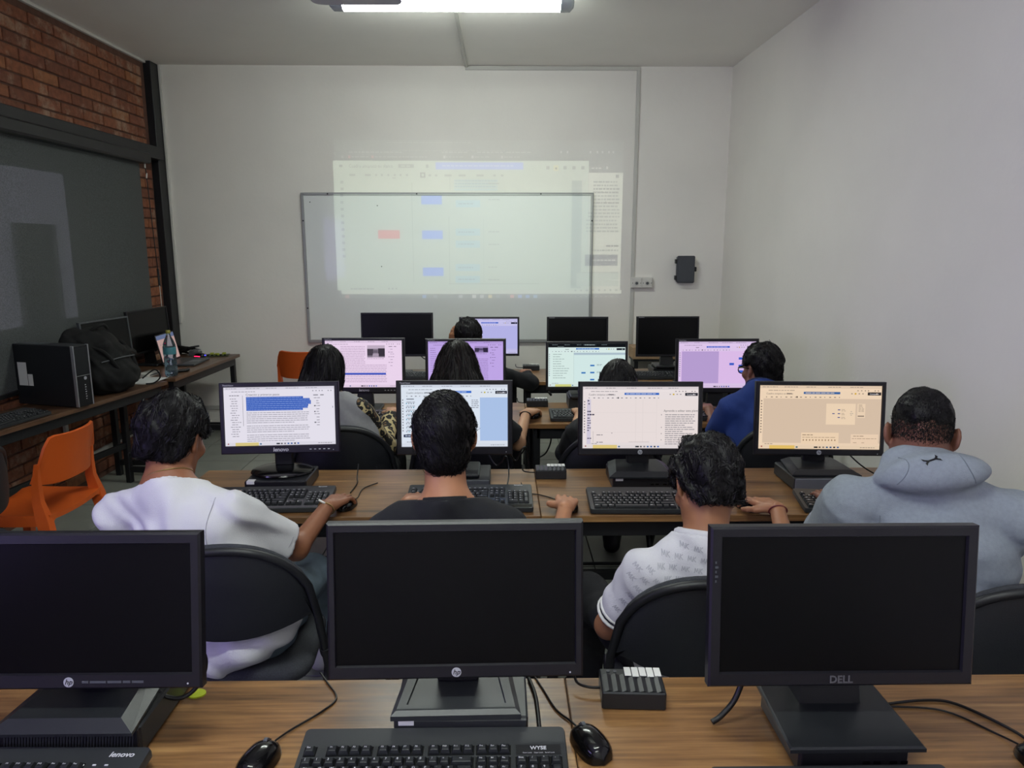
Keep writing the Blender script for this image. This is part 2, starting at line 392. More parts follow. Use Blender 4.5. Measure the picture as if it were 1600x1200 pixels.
# ------------------------------------------------------------------ ceiling fixtures, projector, conduit
DIFF = emission('lit_diffuser', '#f6fff6', LAMP)
CLEARP = mat('clear_end_cap', '#c6d2d6', .25)
HOUS = mat('lamp_housing', '#a7aaac', .5)
def lamp(loc, label):
    t = thing('ceiling_light', label, 'light', loc, 0, 'fluorescent ceiling lights')
    MB().box(-.68, .68, -.05, .05, .06, .105, .008).build('housing', HOUS, t)
    MB().loft([[(x, .075 * math.cos(a), .05 - .055 * math.sin(a)) for a in np.linspace(0, math.pi, 9)] for x in (-.64, .64)], closed=False).build('diffuser', DIFF, t, smooth=60)
    for s in (-1, 1):
        MB().loft([[(x, .078 * k * math.cos(a), .05 - .058 * k * math.sin(a)) for a in np.linspace(0, math.pi, 9)] for x, k in ((s * .64, 1.0), (s * .70, .97), (s * .72, .6))], closed=False).build('end_cap', CLEARP, t, smooth=60)
    for x in (-.3, .05, .38):
        MB().box(x - .012, x + .012, -.082, .082, .04, .062, .003).build('clip', HOUS, t)
    return t
lamp((-.285, 4.70, 3.065), 'long white lit fluorescent fixture on the ceiling before the whiteboard')
lamp((-.285, 0.9, 3.065), 'long lit fluorescent fixture on the ceiling above the front desks')
lamp((-.285, -1.5, 3.065), 'added unseen fluorescent fixture on the ceiling behind the photographer')  # out of view, added to lift the ambient light on right wall and ceiling
pr = thing('projector', 'grey projector hanging under the ceiling at the left end of the lamp', 'projector', (-.56, 3.02, 2.635))
MB().prism(rounded(.35, .26, .04), 0, .095).build('body', mat('projector_grey', '#c4c6c7', .5), pr, smooth=40)
MB().cyl((.08, .12, .05), (.08, .165, .05), .036, .032, 20).build('lens', BLKG, pr, smooth=40)
MB().box(-.05, .07, -.06, -.02, -.002, .002).build('vent_label', GREYP, pr)
MB().cyl((0, 0, .09), (0, 0, .56), .02, n=12).build('pole', HOUS, pr, smooth=40)
MB().lathe([(.07, .54), (.07, .565), (.02, .565)], 20).build('ceiling_plate', HOUS, pr, smooth=40)

cd = thing('cable_raceway', 'thin white cable raceway from the lamp across ceiling and down the back wall', 'raceway', (0, 0, 0))
MB().box(-.302, -.278, YB - 1.93, YB, ZC - .016, ZC, .002).build('ceiling_run', PVC, cd)
MB().box(-.30, 1.20, YB - .016, YB, ZC - .034, ZC - .006, .002).build('wall_run', PVC, cd)
MB().box(1.172, 1.202, YB - .018, YB, 1.40, ZC - .034, .002).build('drop', PVC, cd)
MB().box(1.172, 1.202, YB - .018, YB, .80, 1.315, .002).build('drop', PVC, cd)
r2 = tag(MB().box(-2.88, -1.0, YB - .018, YB, .20, .235, .002).build('floor_raceway', PVC), 'white raceway low along the back wall at its left end', 'raceway')
r3 = thing('brick_raceway', 'pale grey raceway running along the bricks under the left tables', 'raceway')
MB().box(XL + .016, XL + .036, 4.3, 6.0, .205, .235, .002).build('run', PVC, r3)
MB().box(XL + .016, XL + .036, 4.84, 4.875, .235, .72, .002).build('riser', PVC, r3)
sw = thing('wall_socket', 'white double wall socket at the foot of the raceway drop', 'socket', (1.268, YB, 1.36))
MB().box(-.098, .098, -.04, 0, -.048, .048, .004).build('box', TRIMW, sw)
for x in (-.048, .048):
    p = MB().box(x - .044, x + .044, -.046, -.04, -.043, .043, .003).build('socket_plate', TRIMW, sw)
    MB().cyl((x, -.046, -.004), (x, -.053, -.004), .022, n=20).build('socket_ring', PVC, p, smooth=40)
    MB().cyl((x, -.053, -.004), (x, -.0535, -.004), .013, n=14).build('socket_hole', GREYP, p)
    for q in (-.036, .036): MB().cyl((x + q, -.046, -.002), (x + q, -.049, -.002), .004, n=8).build('screw', GREYP, p)
bx = thing('wall_box', 'dark grey hinged plastic box mounted on the back wall', 'box', (1.652, YB, 1.48))
MB().box(-.075, .082, -.06, 0, -.118, .118, .014).build('body', GREYP, bx)
MB().box(-.078, .08, -.078, -.06, -.12, .12, .010).build('lid', mat('dark_slate_plastic', '#42454b', .45), bx)
for z in (-.075, .07): MB().box(-.092, -.075, -.065, -.02, z - .02, z + .02, .004).build('hinge', BLK2, bx)
MB().box(.078, .098, -.07, -.02, -.02, .022, .005).build('latch', BLK2, bx)

# whiteboard and the light of the projector on it
wb = thing('whiteboard', 'wide wall-mounted whiteboard with thin aluminium frame', 'whiteboard', (-.467, YB, 1.485))
HW, HH = 1.275, .65
MB().box(-HW, HW, -.022, -.004, -HH, HH).build('writing_surface', WBOARD, wb)
for nm, a in (('frame_side', (-HW - .012, -HW + .012, -.03, 0, -HH - .012, HH + .012)), ('frame_side', (HW - .012, HW + .012, -.03, 0, -HH - .012, HH + .012)), ('frame_rail', (-HW, HW, -.03, 0, HH - .012, HH + .012)), ('frame_rail', (-HW, HW, -.034, 0, -HH - .014, -HH + .014))):
    MB().box(*a, .003).build(nm, ALU, wb)
for (x, z) in ((-1.05, HH), (-.27, HH), (.82, HH), (HW, .42), (-HW, .42), (-HW, -.35), (-1.04, -HH)):
    MB().cyl((x, -.0335 if abs(z) < .6 else -.036, z), (x, -.028, z), .007, n=8).build('screw', BLK2, wb)
for (x, z) in ((-.62, .55), (-.60, .02), (-1.21, .58)): MB().cyl((x, -.023, z), (x, -.0215, z), .005, n=8).build('pen_mark', BLK2, wb)

# ------------------------------------------------------------------ flat pictures (screens, projection)
class Pic:
    """rectangles in a picture's own unit square (u right, v down), later ones over earlier ones"""
    def __init__(s): s.r = []
    def rect(s, u0, v0, u1, v1, c): s.r.append((u0, v0, u1, v1, c)); return s
    def words(s, u0, v, u1, h, c, wmin=.012, wmax=.04, gap=.006, rg=None):
        g = rg or rnd; u = u0
        while u < u1 - wmin:
            w = min(g.uniform(wmin, wmax), u1 - u); s.rect(u, v, u + w, v + h, c); u += w + gap
        return s
    def screen_mesh(s, name, w, h, m, depth=.00001):
        """layered quads facing -Y, centred at the origin"""
        me = bpy.data.meshes.new(name); v = []; f = []; cols = []
        for i, (u0, v0, u1, v1, c) in enumerate(s.r):
            y = -.0002 - depth * i; x0, x1, z0, z1 = (u0 - .5) * w, (u1 - .5) * w, (.5 - v1) * h, (.5 - v0) * h
            b = len(v); v += [(x0, y, z0), (x1, y, z0), (x1, y, z1), (x0, y, z1)]; f.append((b, b + 1, b + 2, b + 3)); cols.append(lin(c) if isinstance(c, str) else c)
        me.from_pydata(v, [], f); me.materials.append(m)
        a = me.color_attributes.new('picture', 'FLOAT_COLOR', 'CORNER')
        a.data.foreach_set('color', [x for c in cols for _ in range(4) for x in c]); me.update()
        return me
def mulc(c, t):
    a = [int(c.lstrip('#')[i:i + 2], 16) for i in (0, 2, 4)]; b = [int(t.lstrip('#')[i:i + 2], 16) for i in (0, 2, 4)]
    return '#%02x%02x%02x' % tuple(int(x * y / 255) for x, y in zip(a, b))

def pic_browser(t, accent='#e8d98a', taskbar=True):
    p = Pic(); T = lambda c: mulc(c, t)
    p.rect(0, 0, 1, 1, T('#f6f6f8')); p.rect(0, 0, 1, .045, T('#e6e6ea'))
    for i in range(5): p.words(.02 + .18 * i, .018, .02 + .18 * i + rnd.uniform(.08, .14), .010, T('#a8a8ae'), .01, .03)
    p.words(.07, .072, .30, .010, T('#a5a5ab'))
    for u in (.80, .83, .86, .885, .94, .965): p.rect(u, .068, u + .010, .082, T('#8d8d93'))
    if taskbar:
        p.rect(0, .945, 1, 1, T('#ececee'))
        if accent: p.rect(.09, .945, .30, 1, T(accent)); p.rect(.02, .956, .032, .974, T('#a04a48'))
        for i, u in enumerate((.31, .46, .475, .50, .53, .56, .59, .62, .65)): p.rect(u, .960, u + .016, .984, T(('#4b7a9c', '#3d4650', '#30343a', '#6c6c70', '#8a8a90', '#3b6fb0', '#3a62a8', '#3d3f45', '#4470c0')[i]))
        p.words(.84, .968, .97, .010, T('#9b9ba0'), .008, .02)
    return p
def pic_document(t, select=True):
    p = pic_browser(t); T = lambda c: mulc(c, t); g = random.Random(3)
    p.words(.05, .135, .145, .012, T('#77777d'))
    for i in range(17): p.words(.055 + (.012 if i % 3 else 0), .19 + .040 * i, .055 + g.uniform(.06, .095), .011, T('#9b9ba1'), .01, .03)
    p.rect(.168, .14, .1705, .66, T('#54545a'))
    if select:
        for i in range(7): p.rect(.20, .165 + .034 * i, .20 + (.515, .575, .585, .585, .56, .555, .51)[i], .199 + .034 * i, T('#3f69c4'))
        for i in range(7): p.words(.205, .178 + .034 * i, .20 + (.50, .57, .58, .58, .55, .55, .50)[i], .010, T('#93aee4'), .01, .04, .004, g)
    v = .43
    for n in (6, 4, 4):
        for i in range(n): p.words(.20, v, .77 - (.14 if i == n - 1 else g.uniform(0, .02)), .012, T('#b2b2b8'), .012, .05, .005, g); v += .034
        v += .02
    p.words(.81, .14, .905, .014, T('#77777d'), .03, .05, .02)
    for i, vv in enumerate((.19, .24, .28, .325, .38, .425, .465, .52, .57, .61, .655)):
        p.words(.835 if i % 3 else .815, vv, .87, .011, T('#a0a0a6'), .02, .03)
        if i in (3, 5, 9): p.rect(.815, vv - .004, .826, vv + .016, T('#55555b'))
    p.rect(.982, .34, .986, .37, T('#555a70'))
    return p
def pic_article(t, photo=(.55, .1, .78, .36), blue=.70):
    p = pic_browser(t, None); T = lambda c: mulc(c, t); g = random.Random(5); v = .12
    for i in range(22):
        if abs(v - blue) > .025: p.words(.20, v, (.52 if v < photo[3] + .12 else .80), .011, T('#bdb4c2'), .012, .05, .005, g)
        v += .036
    for i in range(12): p.words(.03, .14 + .045 * i, .03 + g.uniform(.06, .11), .010, T('#a8a0ac'), .01, .03, .005, g)
    if blue: p.rect(.20, blue - .012, .79, blue + .03, T('#4a68c8'))
    u0, v0, u1, v1 = photo; W, H = u1 - u0, v1 - v0
    p.rect(u0, v0, u1, v1, T('#8d8d92')); p.rect(u0, v0, u1, v0 + .28 * H, T('#c9c9cc'))
    p.rect(u0, v0 + .3 * H, u0 + .35 * W, v0 + .85 * H, T('#57575c')); p.rect(u0 + .62 * W, v0 + .25 * H, u1, v0 + .9 * H, T('#3c3c42')); p.rect(u0 + .36 * W, v0 + .4 * H, u0 + .6 * W, v0 + .62 * H, T('#6c6c72')); p.rect(u0 + .3 * W, v0 + .68 * H, u0 + .65 * W, v1, T('#aeaeb2'))
    for k in range(6): p.rect(u0 + .05 * W + k * .05 * W, v0 + .32 * H, u0 + .065 * W + k * .05 * W, v0 + .8 * H, T('#2d2d33'))
    p.words(u0, v1 + .02, u1, .01, T('#a8a0ac'))
    p.words(.83, .12, .94, .012, T('#7c7684'), .03, .05, .02)
    for i, vv in enumerate((.18, .24, .28, .34, .40, .46, .53)):
        p.words(.85, vv, .90, .010, T('#a49cab'), .02, .04)
        if i % 2: p.rect(.83, vv - .004, .838, vv + .014, T('#4a4654'))
    return p
def pic_board(t, canvas='#d9dde6', accent='#e8d98a', dark=False, left='#f2f2f4', split=None):
    """whiteboard editor: title row, blue notice, share button, tool row and icon column"""
    p = pic_browser(t, accent); T = lambda c: mulc(c, t)
    if dark:
        p.rect(0, 0, 1, .085, T('#16181c'))
        for i in range(5): p.words(.05 + .16 * i, .02, .12 + .16 * i, .012, T('#7d8288'), .01, .03)
        p.rect(.45, .012, .62, .042, T('#3a3d44')); p.words(.47, .022, .60, .012, T('#d2d2d6')); p.words(.12, .06, .2, .01, T('#9a9ca0'))
    o = .085 if not dark else .09
    p.rect(0, o, 1, .20, T('#f4f4f6')); p.words(.22, o + .035, .28, .014, T('#8d8d93'), .02, .05)
    p.rect(.36, o + .012, .66, o + .048, T('#3f74d2')); p.words(.375, o + .024, .63, .012, T('#cdddf6'), .02, .05)
    for u in (.75, .81, .84): p.rect(u, o + .03, u + .012, o + .045, T('#9a9aa0'))
    p.rect(.778, o + .026, .792, o + .050, T('#d8c23c'))
    p.rect(.885, o + .014, .995, o + .062, T('#33343f')); p.rect(.955, o + .03, .965, o + .048, T('#e0e0e6'))
    for i in range(16): p.rect(.05 + i * .04, .175, .05 + i * .04 + (.016 if i % 3 else .008), .188, T('#8f8f96'))
    p.rect(.30, .168, .312, .192, T('#5a5a60'))
    p.rect(.03, .205, 1, .905, T(canvas)); p.rect(0, .205, .03, .945, T('#f4f4f6')); p.rect(.03, .905, 1, .945, T('#f0f0f2'))
    for i in range(12): p.rect(.010, .235 + .045 * i, .020, .253 + .045 * i, T('#77777e'))
    p.words(.05, .918, .13, .010, T('#9a9aa0'))
    return p
def pic_blue_panel(t):      # left tool pane, pale blue canvas on the right
    p = pic_board(t, '#bdd0ee', None); T = lambda c: mulc(c, t)
    p.rect(.03, .205, .74, .905, T('#f3f5f9')); p.rect(.05, .22, .12, .236, T('#85858c'))
    for j in range(9):
        p.words(.05, .27 + .065 * j, .13, .012, T('#a5a5ac'), .02, .05)
        for i in range(4): p.rect(.045 + .022 * i, .29 + .065 * j, .056 + .022 * i, .307 + .065 * j, T('#8a8d94' if (i + j) % 4 else '#58a0b4'))
    for j in range(5): p.words(.66, .24 + .03 * j, .73, .012, T('#9b9ba2'))
    p.rect(.02, .80, .13, .845, T('#343b52')); p.words(.035, .815, .085, .014, T('#d4d8e6'), .02, .03)
    return p
def pic_grid_text(t):       # large template with instructions on the right
    p = pic_board(t, '#f4f2f2'); T = lambda c: mulc(c, t); g = random.Random(9)
    p.rect(.035, .205, .07, .93, T('#dcdcf0'))
    for u in (.46, .52, .64): p.rect(u, .205, u + .0015, .90, T('#dcdada'))
    for v in (.42, .74): p.rect(.07, v, .64, v + .002, T('#dcdada'))
    p.rect(.09, .72, .0925, .90, T('#aaaaae')); p.rect(.40, .895, .58, .899, T('#aaaaae')); p.rect(.25, .745, .258, .757, T('#8c8c92'))
    p.words(.12, .775, .18, .012, T('#8c8c92')); p.words(.12, .895, .18, .012, T('#8c8c92'))
    for v, a, b in ((.215, .042, .066), (.265, .048, .064), (.39, .04, .078), (.44, .04, .105), (.50, .04, .07), (.54, .04, .075), (.58, .04, .075), (.62, .04, .06), (.66, .04, .07), (.70, .04, .058), (.83, .04, .075)):
        p.words(a, v, b, .022 if v < .46 else .015, T('#46465a'), .01, .02, .004)
    
    v = .445
    for n in (6, 3, 3, 3):
        p.rect(.68, v, .686, v + .016, T('#8a8a90'))
        for i in range(n): p.words(.715, v, .985 - (.1 if i == n - 1 else g.uniform(0, .03)), .014, T('#a6a6ac'), .015, .05, .005, g); v += .034
    return p
def pic_peach(t):           # small overview of the template, two floating panels
    p = pic_board(t, '#dcdce0'); T = lambda c: mulc(c, t)
    p.rect(.55, .28, .79, .61, T('#f2f2f2')); p.rect(.805, .28, .87, .50, T('#efeff0')); p.rect(.81, .465, .862, .483, T('#8d8d94'))
    for j in range(6): p.words(.815, .295 + .02 * j, .86, .008, T('#aaaab0'))
    for u, v in ((.645, .37), (.60, .43), (.645, .43), (.645, .49)): p.rect(u, v, u + .02, v + .014, T('#4a62b8'))
    for v in (.37, .39, .43, .45, .49, .51): p.words(.675, v, .71, .007, T('#a0a0a8'))
    for u, v in ((.75, .40), (.745, .43), (.76, .43), (.75, .455)): p.rect(u, v, u + .012, v + .008, T('#9fb0c4'))
    p.rect(.35, .74, .66, .925, T('#f2f0ee')); p.rect(.76, .76, .985, .925, T('#f0eef0'))
    p.words(.36, .77, .45, .012, T('#9a9490')); p.words(.36, .81, .64, .008, T('#a8a29e')); p.words(.78, .785, .88, .01, T('#9a9490')); p.words(.77, .825, .97, .008, T('#a8a29e')); p.words(.78, .89, .93, .008, T('#a8a29e'), .02, .04, .04)
    for i in range(11): p.rect(.365 + i * .026, .845, .375 + i * .026, .87, T('#a89c90'))
    return p
def pic_synoptic(t):        # dark tabs on top, settings pane, small blue boxes
    p = pic_board(t, '#eef3f6', dark=True); T = lambda c: mulc(c, t); g = random.Random(4)
    p.rect(.03, .205, .33, .905, T('#f2f5f5')); p.rect(.33, .21, 1, .26, T('#c2c8d8')); p.rect(.33, .205, .332, .905, T('#b4bac0'))
    for j in range(11): p.words(.06, .24 + .055 * j, .06 + g.uniform(.1, .22), .012, T('#a4a8ac'), .02, .06)
    for u, v in ((.43, .66), (.545, .49), (.545, .655), (.545, .82)): p.rect(u, v, u + .055, v + .036, T('#3f7ac8'))
    for v in (.48, .5, .65, .67): p.words(.63, v, .70, .01, T('#a0a8b0'))
    p.rect(.86, .30, .862, .5, T('#b4bac0'))
    return p
def pic_lilac(t, left=True):
    p = pic_board(t, '#f2e6f4', None); T = lambda c: mulc(c, t)
    if left: p.rect(.04, .21, .52, .90, T('#c9c2dc'))
    for u, v, w in ((.66, .46, .06), (.78, .34, .08), (.78, .50, .07), (.78, .62, .06)): p.rect(u, v, u + w, v + .05, T('#4274d2'))
    return p
def pic_plain_board(t):
    p = pic_board(t, '#dde0f2', None); T = lambda c: mulc(c, t)
    p.rect(.03, .86, 1, .905, T('#e6e6f0'))
    return p

# projected picture: cut into cells so that no two patches of light lie over each other
def px_wall(px, py):        # photograph reading -> metres on the back wall
    xl = 525 + (py - 228) * .04846; xr = 970 - (py - 232) * .02655
    return -1.431 + 2.483 * (px - xl) / (xr - xl), 2.541 - (py - 228) * .005542
PJ = Pic()
def pj(x0, y0, x1, y1, c):
    a = px_wall(x0, (y0 + y1) / 2); d = px_wall(x1, (y0 + y1) / 2); z0 = px_wall(700, y0)[1]; z1 = px_wall(700, y1)[1]
    PJ.r.append((a[0], z1, d[0], z0, c))
def pjw(x0, y, x1, h, c, wmin=3, wmax=9, gap=1.6):
    g = random.Random(int(x0 * 7 + y)); x = x0
    while x < x1 - wmin: w = min(g.uniform(wmin, wmax), x1 - x); pj(x, y, x + w, y + h, c); x += w + gap
Lc = lambda r, g, b_: (r, g, b_, 1.0)
LIT = Lc(.100, .122, .095); LIT2 = Lc(.115, .125, .100); DIM = Lc(.012, .016, .014); GREYT = Lc(.030, .040, .032); DARKT = Lc(.004, .008, .006)
pj(527, 219, 971, 466, DIM)
pj(525, 250, 918, 453, LIT); pj(918, 268, 971, 459, LIT2); pj(536, 453, 971, 459, LIT2)
for i, x in enumerate((600, 690, 745, 790)): pjw(x if i else 545, 236.5, (x if i else 590) + 40, 1.6, Lc(.07, .075, .07))
for x, c in ((533, (.06, .06, .06)), (544, (.11, .035, .04)), (580, (.11, .035, .04)), (692, (.1, .1, .1)), (736, (.1, .1, .1)), (782, (.08, .08, .08))): pj(x, 242.5, x + 3.4, 246.5, Lc(*c))
for x in (549, 585, 612, 640, 696, 741, 787): pjw(x, 243.6, x + 27, 1.8, Lc(.055, .058, .055))
for x in (875, 885, 921, 932, 940, 950, 957): pj(x, 235, x + 2.6, 238.5, Lc(.1, .1, .1))
pjw(604, 222, 735, 1.0, Lc(.045, .05, .045)); pjw(612, 234, 790, 1.0, Lc(.045, .05, .045))
pjw(924, 260, 941, 2.4, Lc(.10, .10, .09)); pj(947, 258.5, 950, 262.5, Lc(.1, .1, .09))
pj(680, 252.5, 817, 263.5, Lc(.05, .075, .18)); pjw(690, 257, 806, 1.6, Lc(.13, .15, .2))
PJTEXT = [('Cuadro sinóptico en blanco', 545, 258.4, 69, .040), ('Tutorial', 946, 382.5, 20, .020), ('Para añadir texto a', 926, 298, 41, .026), ('para dar formato a', 926, 314, 41, .026)]; pj(622, 255.5, 646, 261, GREYT); pjw(626, 257.5, 642, 1.6, LIT); pj(665, 256, 669, 261, GREYT); pj(530, 256.5, 535, 260, DARKT)
for x in (853, 866, 880, 894, 908): pj(x, 258, x + 5, 263, GREYT)
pj(864.5, 257, 872, 265, Lc(.14, .135, .06)); pj(867, 260, 870, 263, DARKT)
for x in (546, 570, 586, 595, 605, 615, 624, 634): pj(x, 270.5, x + (9 if x < 580 else 3), 273.5, GREYT)
pj(613, 276, 618, 277, DARKT); pj(656, 268, 664, 276, DARKT); pj(658, 270, 662, 274, LIT)
for x in (669, 679, 694, 716, 744, 770, 782): pj(x, 271, x + (11 if x in (694, 716, 744) else 4), 274, GREYT)
pj(962, 271, 967, 276, DARKT)
for i in range(12): pj(532 + i * .5, 281 + i * 10.5, 536.5 + i * .5, 285 + i * 10.5, GREYT)
pj(592, 357.5, 625.5, 371, Lc(.165, .030, .025))
for x, y in ((658.5, 304, ), (660, 358), (661.5, 416.5)): pj(x, y, x + 32, y + 13.5, Lc(.018, .055, .20))
for y in (279, 283.5, 288, 292.5): pj(709, y, 777, y + 3.3, Lc(.070, .118, .118))
for y in (279, 283.5, 288): pjw(710, y + .9, 776, 1.4, Lc(.03, .06, .065), 2, 6, 1)
for y in (311, 355, 374, 411, 430): pj(712, y, 750, y + 11, Lc(.066, .118, .125)); pjw(716, y + 4.5, 742, 1.8, Lc(.015, .04, .05), 2, 6, 1)
for y in (282, 307, 357, 377, 413, 433): pjw(763, y + 2, 780, 1.8, Lc(.04, .052, .04), 3, 7, 1)
pj(645, 283, 646, 440, Lc(.055, .075, .055)); pj(702, 276, 703, 295, Lc(.055, .075, .055)); pj(702, 336, 703, 443, Lc(.055, .075, .055)); pj(702, 442, 842, 443.2, Lc(.05, .065, .05)); pj(755, 340, 755.8, 440, Lc(.075, .1, .075))
pj(892, 280, 908, 450, Lc(.055, .075, .062)); pj(908, 280, 910, 424, Lc(.105, .118, .095)); pj(908, 424, 966, 425.5, Lc(.05, .06, .05)); pj(900, 425.5, 966, 447, Lc(.085, .105, .085))
y = 281
for i in range(11):
    pjw(927 if i not in (9, 10) else 918, y, 968, 2.4, DARKT if i in (2, 3, 6) else GREYT, 2.5, 7, 1.2); y += 5.4
for y in (341, 347, 352.5, 358): pjw(915, y, 966, 2.3, GREYT, 2.5, 7, 1.2)
pjw(947, 381, 966, 2.6, DARKT, 3, 7, 1); pjw(924, 388, 966, 2.6, GREYT, 2, 5, 1)
pj(913, 396, 965, 414, Lc(.008, .014, .018)); pjw(925, 404, 962, 2.2, Lc(.1, .11, .1), 3, 7, 1)
pjw(550, 449.5, 586, 2, GREYT, 3, 7, 1); pjw(608, 449, 622, 2.4, GREYT, 2, 3, 3); pjw(897, 452, 967, 2.6, GREYT, 2, 4, 6)
for x, c in ((542, (.10, .05, .04)), (661, (.04, .08, .16)), (678, (.05, .055, .06)), (717, (.09, .09, .09)), (738, (.14, .14, .13)), (750, (.1, .1, .1)), (763, (.15, .12, .05)), (775, (.04, .045, .05)), (797, (.15, .05, .05)), (809, (.05, .08, .17)), (821, (.04, .08, .16)), (833, (.05, .09, .14))): pj(x, 460.5, x + 6, 465.5, Lc(*c))
pjw(890, 462.5, 962, 1.8, Lc(.06, .065, .06), 2, 4, 5)
def raster_text(txt, size, width, cell):
    """horizontal runs (x0, x1, z0, z1) of the letters, left aligned, scaled to the given width"""
    me = text_mesh(txt, size, ext=0.0, align='LEFT'); v = [tuple(p.co) for p in me.vertices]; x1 = max(p[0] for p in v); k = width / x1
    bv = BVHTree.FromPolygons(v, [tuple(p.vertices) for p in me.polygons]); out = []; z = min(p[1] for p in v) + cell / 2
    while z < max(p[1] for p in v):
        x = cell / 2; st = None
        while x < x1 + cell:
            hit = bv.ray_cast(Vector((x * 1.0, z, 1)), Vector((0, 0, -1)))[0] is not None
            if hit and st is None: st = x - cell / 2
            if not hit and st is not None: out.append((st * k, (x - cell / 2) * k, z - cell / 2, z + cell / 2)); st = None
            x += cell
        z += cell
    return out
for s_, px0, py0, pw, sz in PJTEXT:
    o = px_wall(px0, py0); wd_ = pw * .00558
    for (a, c, z0, z1) in raster_text(s_, sz, wd_, .0042): PJ.r.append((o[0] + a, o[1] + z0, o[0] + c, o[1] + z1, DARKT))
def beam_mesh(name, rects, region, inv, Y):
    """cells of the picture inside (or outside) the region, as quads at depth Y"""
    xs = sorted(set([round(r[i], 4) for r in rects for i in (0, 2)] + [region[0], region[2]])); zs = sorted(set([round(r[i], 4) for r in rects for i in (1, 3)] + [region[1], region[3]]))
    X = np.array(xs); Z = np.array(zs); G = -np.ones((len(X) - 1, len(Z) - 1), int)
    for k, r in enumerate(rects):
        i0, i1 = np.searchsorted(X, round(r[0], 4)), np.searchsorted(X, round(r[2], 4)); j0, j1 = np.searchsorted(Z, round(r[1], 4)), np.searchsorted(Z, round(r[3], 4)); G[i0:i1, j0:j1] = k
    cx, cz = (X[1:] + X[:-1]) / 2, (Z[1:] + Z[:-1]) / 2
    ins = ((cx > region[0]) & (cx < region[2]))[:, None] & ((cz > region[1]) & (cz < region[3]))[None, :]
    G[ins if inv else ~ins] = -1
    v, f, cols = [], [], []
    for j in range(G.shape[1]):
        i = 0
        while i < G.shape[0]:
            k = G[i, j]
            if k < 0: i += 1; continue
            e = i
            while e + 1 < G.shape[0] and G[e + 1, j] >= 0 and rects[G[e + 1, j]][4] == rects[k][4]: e += 1
            b = len(v); v += [(X[i], Y, Z[j]), (X[e + 1], Y, Z[j]), (X[e + 1], Y, Z[j + 1]), (X[i], Y, Z[j + 1])]; f.append((b, b + 1, b + 2, b + 3)); cols.append(rects[k][4]); i = e + 1
    me = bpy.data.meshes.new(name); me.from_pydata(v, [], f); me.materials.append(BEAM)
    a = me.color_attributes.new('picture', 'FLOAT_COLOR', 'CORNER'); a.data.foreach_set('color', [x for c in cols for _ in range(4) for x in c]); me.update()
    return me
pt = thing('projected_image', 'pale projected browser page with diagram boxes on wall and whiteboard', 'projection', (0, 0, 0))  # self-glowing sheets painted in place of light cast by the projector
reg = (-.467 - HW, 1.485 - HH, -.467 + HW, 1.485 + HH)
link('picture_on_wall', beam_mesh('picture_on_wall', PJ.r, reg, True, YB - .002), pt)
link('picture_on_whiteboard', beam_mesh('picture_on_whiteboard', PJ.r, reg, False, YB - .0365), pt)

# ------------------------------------------------------------------ desks
def desk(loc, L_, D, label, group='wood-topped desks in rows', rz=0, m=None, h=.75):
    t = thing('desk', label, 'desk', loc, rz, group)
    MB().box(-L_ / 2, L_ / 2, 0, D, h - .026, h, .002).build('desktop', m or WOOD, t)
    MB().box(-L_ / 2 + .05, L_ / 2 - .05, .03, .06, h - .09, h - .027, .003).build('front_rail', STEEL_BLK, t)
    MB().box(-L_ / 2 + .05, L_ / 2 - .05, D - .06, D - .03, h - .09, h - .027, .003).build('back_rail', STEEL_BLK, t)
    for s in (-1, 1):
        for y in (.03, D - .07):
            MB().box(s * (L_ / 2 - .05) - .02, s * (L_ / 2 - .05) + .02, y, y + .04, 0, h - .026, .003).build('leg', STEEL_BLK, t)
        MB().box(s * (L_ / 2 - .05) - .018, s * (L_ / 2 - .05) + .018, .05, D - .05, .08, .12, .003).build('side_bar', STEEL_BLK, t)
    MB().box(-L_ / 2 + .05, L_ / 2 - .05, D - .06, D - .03, .26, .30, .003).build('foot_bar', STEEL_BLK, t)
    return t
ROWS = [(.86, .64, 'front'), (2.50, .56, 'second'), (3.86, .55, 'third'), (5.10, .54, 'back')]
for k, (y, D, nm) in enumerate(ROWS):
    what = ('nearest the camera, before the dark monitors', 'where the student in the %s sits', 'where the student with %s sits', 'before the whiteboard')[k]
    for s in (0, 1):
        cx = (-.56, .918)[s]
        if k == 1: lb = 'walnut desk before the students in ' + ('white T-shirt and black T-shirt' if s == 0 else 'patterned polo and grey hoodie')
        elif k == 2: lb = 'walnut desk before the long-haired students' if s == 0 else 'walnut desk before the student in the blue polo'
        elif k == 0: lb = ('left' if s == 0 else 'right') + ' one of the two walnut desks nearest the camera'
        else: lb = 'walnut desk under the whiteboard, ' + ('left' if s == 0 else 'right') + ' of the two'
        desk((cx, y, 0), (1.40, 1.552)[s], D, lb)
# tables along the brick wall
ta = desk((-2.333, 5.87, 0), 1.19, .56, 'dark wooden table in the far left corner holding bottle and laptop', 'tables along the brick wall', R(87.4), WOODD)
tb = desk((-2.494, 4.41, 0), 1.54, .38, 'dark wooden table along the bricks holding computer tower and backpack', 'tables along the brick wall', R(90 - 9.3), WOODD)

